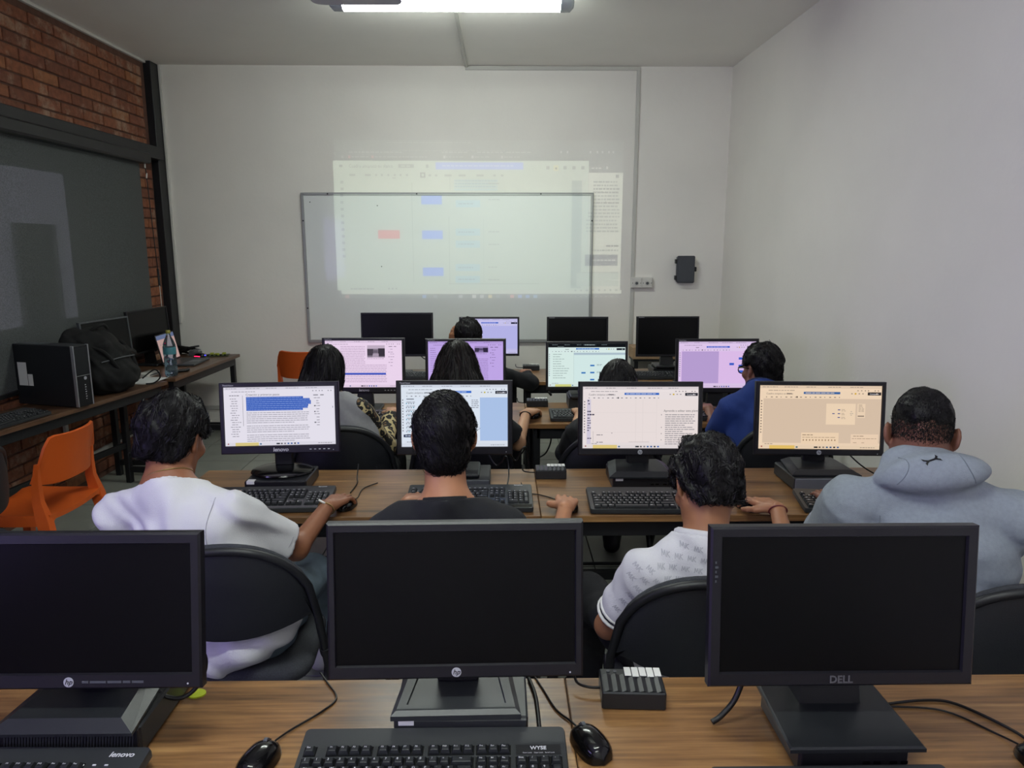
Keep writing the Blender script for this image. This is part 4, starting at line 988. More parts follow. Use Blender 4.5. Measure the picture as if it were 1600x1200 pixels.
tag(MB().tube(spline([(-.60, 2.98, .80), (-.60, 2.94, .756), (-.585, 2.86, .754), (-.59, 2.75, .754)], 6), .0025, 6).build('mouse_cable', CABLE, smooth=60), 'thin cable beside the lenovo monitor with the blue selection', 'cable')
tag(MB().tube(spline([(1.44, 2.97, .86), (1.50, 2.93, .80), (1.58, 2.92, .757), (1.66, 2.96, .755)], 6), .003, 6).build('peach_monitor_cable', CABLE, smooth=60), 'thin black cable right of the peach-coloured screen', 'cable')

# --- third row
g3 = 'lit monitors of the third row'
monitor((-.800, 4.235, DZ), 'lit monitor with pink page and small grey photograph at the left', .478, .320, .262, pic_article('#fbe4fb'), 'lenovo', 'square', tilt=5, bezel=(.017, .016, .032), group=g3)
monitor((-.207, 4.235, DZ), 'lit monitor with violet page behind the long straight hair', .470, .318, .258, pic_article('#cdb2f4', (.62, .1, .80, .24), .85), 'thinkvision', 'square', tilt=5, bezel=(.017, .017, .030), group=g3)
mini_pc((.495, 4.28, DZ), 'grey computer under the pale green screen', .20, .18, .075, KBODY)
monitor((.500, 4.235, DZ + .077), 'lit monitor with pale green page and dark tab strip', .478, .285, .180, pic_synoptic('#e9fbf6'), 'none', 'square', tilt=5, bezel=(.014, .014, .020), group=g3, led=False)
monitor((1.265, 4.235, DZ), 'lit monitor with lilac page beside the student in the blue polo', .486, .318, .254, pic_lilac('#efd6fa'), 'thinkvision', 'square', tilt=5, bezel=(.017, .017, .030), group=g3)
gk = 'keyboards on the third row desks'
keyboard((-.76, 3.90, DZ + .004), 'black keyboard beyond the leopard-print sleeve', rz=-4, single=False, group=gk)
keyboard((-.19, 3.92, DZ + .004), 'black keyboard hidden behind the long-haired student', single=False, group=gk)
keyboard((.50, 3.91, DZ + .004), 'black keyboard before the pale green screen', single=False, group=gk)
keyboard((1.13, 3.91, DZ + .004), 'black keyboard by the elbow of the student in the blue polo', single=False, group=gk)
mouse((.190, 4.02, DZ), 'black mouse under the hand with the black hair tie', -25, [(-.02, .09, .003), (-.06, .16, .003)])
power_box((.215, 4.325, DZ), 'black power box with white tags on the third desk row', .95)
tag(MB().tube(spline([(.28, 4.30, .92), (.275, 4.26, .885), (.28, 4.24, .85), (.295, 4.24, .83)], 5), .007, 8).build('video_cable', CABLE, smooth=60), 'thick black cable hanging beside the grey computer of the green screen', 'cable')

for k_, (x, lb) in enumerate(((.10, 'black cable looping under the third desk row beside the desk leg'), (.25, 'black cable hanging under the third desk row right of the desk leg'))):
    tag(MB().tube(spline([(x, 4.43, .74), (x + .01, 4.44, .62), (x + .06, 4.45, .52), (x + .03, 4.45, .42), (x - .04, 4.45, .36), (x - .02, 4.45, .24), (x + .04, 4.44, .02)], 6), .005, 6).build('hanging_cable', CABLE, smooth=60), lb, 'cable')

# --- row under the whiteboard
g4 = 'monitors before the whiteboard'
monitor((-.770, 5.43, DZ), 'large dark monitor before the left part of the whiteboard', .532, .325, .295, None, 'none', 'square', tilt=4, bezel=(.012, .013, .018), group=g4, led=False)
monitor((-.088, 5.43, DZ), 'lit lilac monitor before the whiteboard', .446, .290, .280, pic_plain_board('#d6d2fa'), 'thinkvision', 'square', tilt=4, bezel=(.014, .014, .018), group=g4)
monitor((.568, 5.43, DZ), 'dark monitor before the right edge of the whiteboard', .456, .290, .280, None, 'thinkvision', 'square', tilt=4, bezel=(.014, .014, .018), group=g4)
mini_pc((1.245, 5.45, DZ), 'black computer under the dark monitor right of the whiteboard', .24, .20, .05)
monitor((1.240, 5.43, DZ + .052), 'dark monitor right of the whiteboard on a black computer', .468, .300, .225, None, 'thinkvision', 'square', tilt=4, bezel=(.014, .014, .018), group=g4)
gk = 'keyboards before the whiteboard'
keyboard((-.62, 5.16, DZ + .004), 'black keyboard before the large dark monitor', single=False, group=gk)
keyboard((1.12, 5.15, DZ + .004), 'black keyboard before the dark monitor right of the whiteboard', single=False, group=gk)
mouse((.175, 5.29, DZ), 'black mouse under the hand in the black sleeve', 0, None)
power_box((.23, 5.60, DZ), 'black power box with white tags under the whiteboard', .95)
tag(MB().tube(spline([(-.60, 5.50, .98), (-.585, 5.46, .93), (-.60, 5.44, .89), (-.56, 5.44, .86), (-.52, 5.46, .90)], 5), .004, 6).build('video_cable', CABLE, smooth=60), 'black cable under the large dark monitor', 'cable')
tag(MB().box(1.165, 1.55, 6.42, 6.66, .70, .805, .004).build('wooden_box', [mat('pale_birch', '#a98a6b', .6, var=.1, vscale=30)]), 'pale wooden box behind the dark monitor right of the whiteboard', 'box')
bs = thing('box_stand', 'black steel stand under the pale wooden box by the back wall', 'stand', (1.36, 6.54, 0))
MB().box(-.19, .19, -.11, .11, .68, .70, .002).build('shelf', STEEL_BLK, bs)
for sx in (-1, 1): MB().box(sx * .16 - .018, sx * .16 + .018, -.09, .09, 0, .68, .002).build('leg', STEEL_BLK, bs)

# ------------------------------------------------------------------ things on the tables by the brick wall
tw = thing('computer_tower', 'black upright computer tower with two silver strips on its front', 'computer', (-2.695, 4.40, DZ), R(-106 + 90))
# local: front faces +X
MB().box(-.225, .205, -.055, .055, .004, .37, .004).build('case', BLK2, tw)
fp = MB().box(.205, .222, -.052, .052, .006, .368, .003).build('front_panel', BLK, tw)
for y in (-.053, .053): MB().box(.204, .226, y - .004, y + .004, .005, .37, .002).build('silver_strip', SILVER, tw)
MB().box(.2225, .2245, -.046, .046, .196, .352, .001).build('drive_door', BLK2, fp)
MB().box(.2225, .224, -.048, .048, .188, .191).build('seam', SILVER, fp)
MB().cyl((.222, .012, .172), (.2245, .012, .172), .010, n=20).build('badge', BADGE, fp, smooth=40)
for k in range(7): MB().box(.2225, .2240, .004, .010 + .003 * (k % 2), .130 - .014 * k, .135 - .014 * k).build('port_mark', PRINT, fp)
MB().box(-.20, -.135, -.0562, -.0548, .12, .26).build('side_label', PAPER, tw)
MB().box(-.130, -.095, -.0562, -.0548, .12, .19).build('side_label', PAPER, tw)
MB().box(-.205, -.03, -.03, .04, .3695, .371).build('top_label', GREYP, tw)
keyboard((-2.598, 3.90, DZ + .004), 'black keyboard on the table beside the computer tower', rz=80.7, single=False, group='keyboards on the brick wall tables')
def wall_monitor(loc, rz, label, W, H, m):
    return monitor(loc, label, W, H, .278, None, 'none', 'square', rz=R(rz), tilt=4, bezel=(.012, .012, .018), bez_mat=m, led=False, group='dark monitors by the brick wall')
wall_monitor((-2.80, 5.90, DZ), 84, 'large dark monitor behind bottle and laptop by the steel column', .555, .34, BLK)
wall_monitor((-2.815, 5.28, DZ), 80, 'dark monitor with grey rim behind the black backpack', .50, .30, GREYP)
# laptop
lp = thing('laptop', 'open laptop with pink screen on the far left table', 'laptop', (-2.56, 5.97, DZ), R(92))
MB().box(-.175, .175, -.12, .12, .002, .018, .004).build('base', GREYP, lp)
MB().box(-.155, .155, -.01, .10, .0182, .0190).build('key_field', BLK, lp)
MB().box(-.05, .05, -.105, -.03, .0182, .0188).build('touchpad', mat('touchpad_grey', '#5c5f64', .3), lp)
ld = MB().box(-.175, .175, 0, .008, 0, .235, .003).build('display_lid', BLK2, lp, loc=(0, .118, .016), rot=(R(-12), 0, 0))
lpp = Pic(); lpp.rect(0, 0, 1, 1, '#caa8a2'); lpp.rect(0, 0, 1, .16, '#6d7a9c')
for k in range(18): lpp.rect(.1 + .8 * rnd.random(), .2 + .7 * rnd.random(), 0, 0, '#8a8494'); u0, v0 = lpp.r[-1][:2]; lpp.r[-1] = (u0, v0, u0 + .04, v0 + .03, '#8a8494')
link('screen', lpp.screen_mesh('screen', .335, .21, attr_emission('laptop_picture', .75)), ld, (0, -.0005, .122))
# glowing mouse
gm = mouse((-2.585, 6.28, DZ), 'black mouse glowing red and blue beside the laptop', 70, None, group='mice on the brick wall tables')
MB().tube([(-.029, -.03, .010), (-.032, 0, .012), (-.028, .03, .010)], .004, 6).build('red_light', emission('red_glow', '#ff2050', 3.0), gm)
MB().tube([(.0, -.052, .018), (.02, -.045, .016), (.031, -.02, .012)], .005, 6).build('blue_light', emission('blue_glow', '#4040ff', 3.0), gm)
# bottle
WATERB = mat('clear_bottle_plastic', '#b9d3e2', .06, trans=.92, ior=1.2)
bo = thing('water_bottle', 'tall clear water bottle with yellow cap on the left table', 'bottle', (-2.43, 5.38, DZ))
MB().lathe([(.020, .004), (.038, .0), (.044, .012), (.044, .06), (.041, .075), (.044, .09), (.044, .13), (.041, .145), (.0445, .16), (.0445, .215), (.042, .235), (.030, .268), (.018, .292), (.0145, .305), (.0145, .318)], 28).build('body', WATERB, bo, smooth=50)
MB().lathe([(.0448, .163), (.0452, .165), (.0452, .213), (.0448, .215)], 28).build('label_band', mat('blue_green_label', '#4b93a0', .4, alpha=.75), bo, smooth=50)
MB().lathe([(.036, .010), (.0415, .02), (.0415, .058), (.039, .075), (.0415, .09), (.0415, .125)], 24).build('water', mat('water', '#c7d9e4', .02, trans=1.0, ior=1.33), bo, smooth=50)
MB().lathe([(.0165, .314), (.0170, .316), (.0170, .334), (.0155, .337)], 20).build('cap', mat('yellow_cap', '#8f8a3c', .45), bo, smooth=50)
pp = thing('paper_stack', 'white sheets lying on the table edge before the bottle', 'paper', (-2.50, 5.17, DZ), R(84))
MB().box(-.13, .13, -.07, .09, 0, .002).build('sheet', PAPER, pp); MB().box(-.12, .13, -.06, .10, .002, .004).build('sheet', PAPER, pp, rot=(0, 0, R(4)))
wd = thing('white_device', 'white flat rounded box behind the sheets of paper', 'device', (-2.61, 5.40, DZ), R(86))
MB().prism(rounded(.18, .09, .02), 0, .022).build('case', TRIMW, wd, smooth=40); MB().box(-.06, .06, -.0455, -.0445, .006, .014).build('slot', GREYP, wd)
# circuit boards and cable heap at the far end
PCB = mat('green_circuit_board', '#33421f', .5); CHIP = mat('yellow_connector', '#9ea63a', .5)
cb = thing('circuit_board', 'green circuit board with yellow connectors at the table tip', 'circuit board', (-2.46, 6.36, DZ), R(10))
MB().box(-.09, .09, -.06, .06, .004, .008).build('board', PCB, cb)
for (x, y, w) in ((-.05, .02, .03), (.0, -.02, .035), (.05, .02, .03)): MB().box(x - w / 2, x + w / 2, y - .012, y + .012, .008, .026, .003).build('connector', CHIP, cb)
for k in range(5): MB().box(-.08 + k * .035, -.065 + k * .035, -.05, -.038, .008, .018).build('chip', BLKG, cb)
mo = thing('motherboard_part', 'small grey metal computer part beside the circuit board', 'electronics', (-2.66, 6.38, DZ), R(4))
MB().box(-.045, .045, -.04, .04, 0, .035, .003).build('case', GREYP, mo)
for k in range(6): MB().box(-.042 + k * .015, -.036 + k * .015, -.038, .038, .035, .05).build('fin', SILVER, mo)
hp_ = random.Random(12); pts = [(hp_.uniform(-.12, .12), hp_.uniform(-.07, .07), hp_.uniform(.008, .075)) for _ in range(34)]
tag(MB().tube(spline(pts, 5), .0085, 6).build('cable_heap', CABLE, smooth=60, loc=(-2.77, 6.46, DZ)), 'heap of black cables on the far left table', 'cable')
tag(MB().tube(spline([(-.26, 0, .01), (-.22, .03, .012), (-.15, .02, .012), (-.10, -.02, .012), (-.05, 0, .012)], 6), .012, 8).build('black_pouch', CABLE, smooth=60, loc=(-2.40, 5.66, DZ), rot=(0, 0, R(85))), 'rolled black strap lying beside the bottle', 'strap')

# ------------------------------------------------------------------ distance-field modelling for people and soft things
def V3(p): return np.array(p, float)
def nrm(a): a = np.asarray(a, float); return a / (np.linalg.norm(a) + 1e-12)
class Field:
    def __init__(s, lo, hi, h):
        s.lo = V3(lo); s.h = h; s.n = np.ceil((V3(hi) - s.lo) / h).astype(int) + 1
        s.D = np.full(tuple(s.n), .2, np.float32)
        s.ax = [np.float32(s.lo[i] + np.arange(s.n[i]) * h) for i in range(3)]
    def sub(s, lo, hi):
        a = np.clip(np.floor((V3(lo) - s.lo) / s.h).astype(int), 0, s.n); b = np.clip(np.ceil((V3(hi) - s.lo) / s.h).astype(int) + 1, 0, s.n)
        sl = tuple(slice(a[i], max(b[i], a[i])) for i in range(3))
        return sl, (s.ax[0][sl[0]][:, None, None], s.ax[1][sl[1]][None, :, None], s.ax[2][sl[2]][None, None, :])
    def put(s, sl, d, k, op='u'):
        A = s.D[sl]
        if A.size == 0: return
        if op == 'u':
            if k > 0: h = np.maximum(k - np.abs(A - d), 0) / k; s.D[sl] = np.minimum(A, d) - h * h * k * .25
            else: s.D[sl] = np.minimum(A, d)
        else: s.D[sl] = np.maximum(A, -d)
    def cone(s, a, b, ra, rb, k=.02, cap=None, op='u', flat=None):
        """tapered limb from a to b; cap=True cuts it flat at b; flat=(axis, scale) squashes it"""
        a, b = V3(a), V3(b); m = max(ra, rb) + k + .02
        sl, (X, Y, Z) = s.sub(np.minimum(a, b) - m, np.maximum(a, b) + m)
        d = b - a; L2 = d @ d + 1e-12
        px, py, pz = X - a[0], Y - a[1], Z - a[2]
        t = (px * d[0] + py * d[1] + pz * d[2]) / L2; tc = np.clip(t, 0, 1)
        D = np.sqrt((px - tc * d[0]) ** 2 + (py - tc * d[1]) ** 2 + (pz - tc * d[2]) ** 2) - (ra + tc * (rb - ra))
        if cap: D = np.maximum(D, (t - 1) * math.sqrt(L2))
        s.put(sl, D.astype(np.float32), k, op); return s
    def ell(s, c, r, M=None, k=.02, op='u'):
        c, r = V3(c), V3(r); m = max(r) + k + .02
        sl, (X, Y, Z) = s.sub(c - m, c + m)
        px, py, pz = X - c[0], Y - c[1], Z - c[2]
        if M is not None: px, py, pz = (M[0, i] * px + M[1, i] * py + M[2, i] * pz for i in range(3))
        k0 = np.sqrt((px / r[0]) ** 2 + (py / r[1]) ** 2 + (pz / r[2]) ** 2); k1 = np.sqrt((px / r[0] ** 2) ** 2 + (py / r[1] ** 2) ** 2 + (pz / r[2] ** 2) ** 2) + 1e-6
        s.put(sl, (k0 * (k0 - 1) / k1).astype(np.float32), k, op); return s
    def grid(s): return s.ax[0][:, None, None], s.ax[1][None, :, None], s.ax[2][None, None, :]
    def cut(s, p, n):
        """remove everything on the side n of the plane through p"""
        X, Y, Z = s.grid(); n = nrm(n); s.D = np.maximum(s.D, ((X - p[0]) * n[0] + (Y - p[1]) * n[1] + (Z - p[2]) * n[2]).astype(np.float32)); return s
    def wrinkle(s, amp, fr, seed=0, dirv=(0, 0, 1), band=.03):
        X, Y, Z = s.grid(); g = np.random.RandomState(seed); w = np.zeros(s.D.shape, np.float32)
        for i in range(4):
            f = fr * (1 + .7 * i); d = nrm(nrm(dirv) + g.normal(0, .45, 3)); e = nrm(g.normal(0, 1, 3)); ph = g.uniform(0, 6.28, 2)
            w = w + np.sin((X * d[0] + Y * d[1] + Z * d[2]) * f + 2.2 * np.sin((X * e[0] + Y * e[1] + Z * e[2]) * f * .35 + ph[0]) + ph[1]) / (1 + .6 * i)
        s.D = s.D + (amp * .5 * w * (np.abs(s.D) < band + .1)).astype(np.float32); return s
    def surf(s):
        """surface nets -> vertices, quads"""
        D = s.D; D = np.pad(D, 1, constant_values=.1); ins = D < 0
        nx, ny, nz = D.shape; cs = (nx - 1, ny - 1, nz - 1); acc = None
        E = []
        for ax in range(3):
            a = [slice(None)] * 3; b = [slice(None)] * 3; a[ax] = slice(0, -1); b[ax] = slice(1, None)
            i = np.argwhere(ins[tuple(a)] != ins[tuple(b)])
            j = i.copy(); j[:, ax] += 1
            d0 = D[tuple(i.T)]; d1 = D[tuple(j.T)]; t = d0 / (d0 - d1)
            P = i.astype(float); P[:, ax] += t
            E.append((i, P, d0 < 0))
        ids = []; pts = []
        for ax in range(3):
            i, P, _ = E[ax]; o = [q for q in range(3) if q != ax]; C4 = []
            for (u, v) in ((0, 0), (1, 0), (1, 1), (0, 1)):
                c = i.copy(); c[:, o[0]] -= u; c[:, o[1]] -= v
                C4.append(np.ravel_multi_index(tuple(np.clip(c, 0, np.array(cs) - 1).T), cs)); pts.append(P)
            ids.append(C4)
        allid = np.concatenate([c for C4 in ids for c in C4]); allp = np.concatenate(pts)
        uq, inv = np.unique(allid, return_inverse=True); cnt = np.bincount(inv)
        V = np.stack([np.bincount(inv, allp[:, q]) / cnt for q in range(3)], 1)
        F = []; off = 0
        for ax in range(3):
            n = len(E[ax][0]); q = [inv[off + k * n: off + (k + 1) * n] for k in range(4)]; off += 4 * n
            Q = np.stack(q, 1); neg = E[ax][2]; flip = neg if ax != 1 else ~neg
            Q[~flip] = Q[~flip][:, ::-1]; F.append(Q)
        F = np.concatenate(F)[:, ::-1]
        return s.lo + (V - 1) * s.h, F
def np_mesh(name, V, F, m, smooth=True):
    me = bpy.data.meshes.new(name); n = len(F); k = F.shape[1]
    me.vertices.add(len(V)); me.vertices.foreach_set('co', np.asarray(V, np.float32).ravel())
    me.loops.add(n * k); me.loops.foreach_set('vertex_index', np.asarray(F, np.int32).ravel())
    me.polygons.add(n); me.polygons.foreach_set('loop_start', np.arange(0, n * k, k, dtype=np.int32)); me.polygons.foreach_set('loop_total', np.full(n, k, np.int32))
    me.update(calc_edges=True); me.validate()
    if smooth: me.polygons.foreach_set('use_smooth', [True] * len(me.polygons))
    for x in (m if isinstance(m, (list, tuple)) else [m]): me.materials.append(x)
    return me
def join(parts):
    V, F, o = [], [], 0
    for v, f in parts: V.append(v); F.append(f + o); o += len(v)
    return np.concatenate(V), np.concatenate(F)

# backpack ------------------------------------------------------------------------------
NYLON = mat('black_nylon', '#060607', .85, bump=.5, bscale=300)
f = Field((-2.95, 4.42, .74), (-2.30, 5.12, 1.22), .009)
f.ell((-2.64, 4.80, .95), (.16, .21, .20), k=0).ell((-2.60, 4.80, .86), (.175, .22, .12), k=.08).ell((-2.52, 4.82, .86), (.12, .15, .10), k=.05).ell((-2.72, 4.74, 1.08), (.10, .15, .09), k=.08)
f.cone((-2.53, 4.70, 1.06), (-2.50, 4.98, .98), .03, .03, .04)
f.wrinkle(.012, 34, 3, (1, .3, .2)).cut((0, 0, .752), (0, 0, -1))
v, q = f.surf(); c0 = V3((-2.62, 4.80, .75))
bk = thing('backpack', 'black fabric backpack slumped on the table beside the computer tower', 'backpack', tuple(c0))
link('bag_body', np_mesh('bag_body', v - c0, q, NYLON), bk)
for k in range(2):
    MB().tube(spline([(.0 + .06 * k, -.16 + .3 * k, .32), (.10, -.14 + .28 * k, .28), (.165, -.10 + .22 * k, .16), (.17, -.02 + .12 * k, .06)], 6), .013, 8).build('strap', NYLON, bk, smooth=60)
MB().tube(spline([(-.02, -.08, .395), (.02, -.06, .43), (.04, .0, .44), (.03, .06, .41)], 6), .010, 8).build('handle', NYLON, bk, smooth=60)
MB().tube(spline([(.16, .20, .05), (.22, .26, .10), (.25, .27, .05), (.22, .24, .012), (.17, .22, .008)], 6), .005, 6).build('loose_strap', NYLON, bk, smooth=60)
MB().tube(spline([(.10, -.18, .22), (.165, -.05, .235), (.16, .12, .225)], 6), .004, 6).build('zipper', GREYP, bk, smooth=60)

# ------------------------------------------------------------------ people
def hair_mat(name, dark, light, rough=.48, spec=.26):
    m = mat(name, dark, rough, spec=spec); N, L = nodes(m); a = N.new('ShaderNodeAttribute'); a.attribute_name = 'tone'
    mx = N.new('ShaderNodeMix'); mx.data_type = 'RGBA'; mx.inputs['A'].default_value = lin(dark); mx.inputs['B'].default_value = lin(light); L.new(a.outputs['Fac'], mx.inputs['Factor']); L.new(mx.outputs['Result'], N['Principled BSDF'].inputs['Base Color']); return m
HAIR = hair_mat('black_hair', '#080708', '#272527')
HAIRB = hair_mat('dark_brown_hair', '#0a0807', '#2d2622')
LIPS = mat('lips', '#6e3a32', .45); EYEW = mat('eye_white', '#cfc9c2', .3); IRIS = mat('dark_iris', '#120b07', .2)
def cloth(name, col, var=.08, vs=6, rough=.85, bump=.35, bs=420): return mat(name, col, rough, bump=bump, bscale=bs, var=var, vscale=vs)
TEE_W = cloth('white_cotton', '#cfcfd2'); TEE_B = cloth('black_cotton', '#191a1e'); HOOD = cloth('heather_grey_fleece', '#8b939d', .07, 90); POLO_W = cloth('white_pique', '#cfced4')
GREYTOP = cloth('grey_jersey', '#8d8d8f', .06, 60); BLACKJ = cloth('black_jacket_cloth', '#15161a'); POLO_B = cloth('royal_blue_pique', '#1c3578'); DENIM = cloth('blue_denim', '#6a7a86', .35, 9); DENIMD = cloth('dark_denim', '#1c2027', .2, 9); BLKPANT = cloth('black_trouser_cloth', '#121317')
SHOEM = mat('white_shoe', '#a9a9a6', .6); SHOEB = mat('black_shoe', '#17171a', .5)
def leopard():
    m = bpy.data.materials.new('leopard_print'); m.use_nodes = True; N, L = nodes(m); b = N['Principled BSDF']; b.inputs['Roughness'].default_value = .8
    g = N.new('ShaderNodeTexCoord'); n = N.new('ShaderNodeTexNoise'); n.inputs['Scale'].default_value = 30; L.new(g.outputs['Object'], n.inputs['Vector'])
    ad = N.new('ShaderNodeMix'); ad.data_type = 'RGBA'; ad.inputs['Factor'].default_value = .03; L.new(g.outputs['Object'], ad.inputs['A']); L.new(n.outputs['Color'], ad.inputs['B'])
    v = N.new('ShaderNodeTexVoronoi'); v.inputs['Scale'].default_value = 32; L.new(ad.outputs['Result'], v.inputs['Vector'])
    cr = N.new('ShaderNodeValToRGB'); e = cr.color_ramp.elements; cr.color_ramp.interpolation = 'CONSTANT'
    e[0].position = 0; e[0].color = lin('#6e5334'); e[1].position = .22; e[1].color = lin('#12100e'); k = e.new(.58); k.color = lin('#b9a87c')
    L.new(v.outputs['Distance'], cr.inputs[0]); L.new(cr.outputs[0], b.inputs['Base Color']); return m
LEOPARD = leopard()
def head_M(yaw, pitch, roll=0):
    M = Matrix.Rotation(R(yaw), 3, 'Z') @ Matrix.Rotation(R(-pitch), 3, 'X') @ Matrix.Rotation(R(roll), 3, 'Y')
    return np.array(M)
def vnormals(V, F):
    n = np.cross(V[F[:, 2]] - V[F[:, 0]], V[F[:, 3]] - V[F[:, 1]]); N = np.zeros_like(V)
    for k in range(4): np.add.at(N, F[:, k], n)
    return N / (np.linalg.norm(N, axis=1, keepdims=True) + 1e-12)
def hand_field(w, f, n, right, curl=1.0, h=.003, spread=1.0, sc=1.0):
    """palm and five fingers growing from the wrist w along f, back of the hand facing n"""
    f = nrm(f); n = nrm(V3(n) - f * (V3(n) @ f)); s = np.cross(n, f) * (1 if right else -1)   # s: thumb side
    w = V3(w); lo = np.minimum(w, w + f * .2) - .11; hi = np.maximum(w, w + f * .2) + .11
    F = Field(lo, hi, h); P = lambda a, b, c: w + (f * a + s * b + n * c) * sc
    F.cone(w - f * .008 * sc, P(.02, 0, 0), .0235 * sc, .0235 * sc, 0)
    kn = [(.088, .031), (.094, .010), (.088, -.011), (.078, -.030)]; ln = [(.040, .024, .020), (.044, .028, .021), (.040, .026, .020), (.031, .019, .018)]; rr = [.0088, .0092, .0088, .0078]
    for (a, b_), L_, r in zip(kn, ln, rr):
        F.cone(P(.012, b_ * .55, 0), P(a, b_, .004), .0150 * sc, .0122 * sc, .013)
    for i, ((a, b_), L_, r) in enumerate(zip(kn, ln, rr)):
        p = P(a, b_, .004); an = R(-4 + 9 * curl); sp = b_ * 2.2 * spread
        for j, l in enumerate(L_):
            d = nrm(f * math.cos(an) - n * math.sin(an) + s * math.sin(sp) * .9); q = p + d * l * sc
            F.cone(p, q, r * sc * (1 - .06 * j), r * sc * (.96 - .07 * j), .004); p = q; an += R((26, 22, 10)[j] * curl)
    p = P(.028, .026, -.004); 
    for d, l, r in (((.72, .66, -.16), .036, .0135), ((.90, .36, -.22), .030, .0105), ((.97, .10, -.22), .024, .0092)):
        q = p + (f * d[0] + s * d[1] + n * d[2]) * l * sc; F.cone(p, q, r * sc, r * .92 * sc, .008); p = q
    F.cut(w - f * .030 * sc, -f)
    return F
def hair_strands(V, Nn, rg, n, length, w, crown, lift=.15, grav=.3, jit=.35, m=6, center=None, flow=None, bvh=None, clump=18, crad=.007, conv=.75):
    """locks of hair: guides run over the scalp away from the crown, children gather towards their guide's tip"""
    ng = max(1, n // clump); idx = rg.choice(len(V), ng); p = V[idx].copy(); nn = Nn[idx].copy()
    t = (p - crown) / (np.linalg.norm(p - crown, axis=1, keepdims=True) + 1e-6) if flow is None else flow(p)
    t = t + rg.normal(0, jit, p.shape) * .6; t -= (t * nn).sum(1, keepdims=True) * nn; t /= np.linalg.norm(t, axis=1, keepdims=True) + 1e-9
    ds = length * rg.uniform(.55, 1.2, (ng, 1)) / (m - 1); lf = lift * rg.uniform(.1, 1.5, (ng, 1)) ** 1.5; bend = rg.normal(0, .22, (ng, 1))
    G, GN, GT = [], [], []
    for k in range(m):
        G.append(p.copy()); GN.append(nn.copy()); GT.append(t.copy()); p = p + t * ds
        t = t + np.array([0, 0, -grav]) * .4 + np.cross(nn, t) * bend
        if bvh is not None:
            for i in range(ng):
                hit = bvh.find_nearest(Vector(p[i]))
                if hit[0] is not None: nn[i] = hit[1]; p[i] = np.array(hit[0]) + nn[i] * lf[i, 0] * length * ((k + 1) / (m - 1)) ** 1.4
        t -= (t * nn).sum(1, keepdims=True) * nn * .9; t /= np.linalg.norm(t, axis=1, keepdims=True) + 1e-9
    gi = np.repeat(np.arange(ng), clump); n = len(gi); off = rg.normal(0, crad, (n, 3)); off -= (off * GN[0][gi]).sum(1, keepdims=True) * GN[0][gi]; hgt = rg.uniform(0, .0035, (n, 1)); tw = rg.uniform(-.9, .9, (n, 1)); W = w * rg.uniform(.6, 1.4, (n, 1)); le = rg.uniform(.75, 1.0, (n, 1))
    L_, Rr = [], []
    for k in range(m):
        s = k / (m - 1); nk_, tk = GN[k][gi], GT[k][gi]; c = G[k][gi] * 1.0
        if k > 0: c = G[k - 1][gi] + (G[k][gi] - G[k - 1][gi]) * le
        c = c + off * (1 - conv * s ** .8) + nk_ * (hgt * min(1, s * 3) - .0006)
        sd = np.cross(tk, nk_); sd = sd / (np.linalg.norm(sd, axis=1, keepdims=True) + 1e-9); sd = sd * np.cos(tw) + nk_ * np.sin(tw); ww = W * (1 - s ** 2 * .8)
        L_.append(c - sd * ww); Rr.append(c + sd * ww)
    A = np.stack(L_, 1); B = np.stack(Rr, 1); VV = np.stack([A, B], 2).reshape(-1, 3)
    base = (np.arange(n) * 2 * m)[:, None] + (np.arange(m - 1) * 2)[None, :]
    return VV, np.stack([base, base + 1, base + 3, base + 2], -1).reshape(-1, 4)
def tolocal(V, o): return np.asarray(V) - o

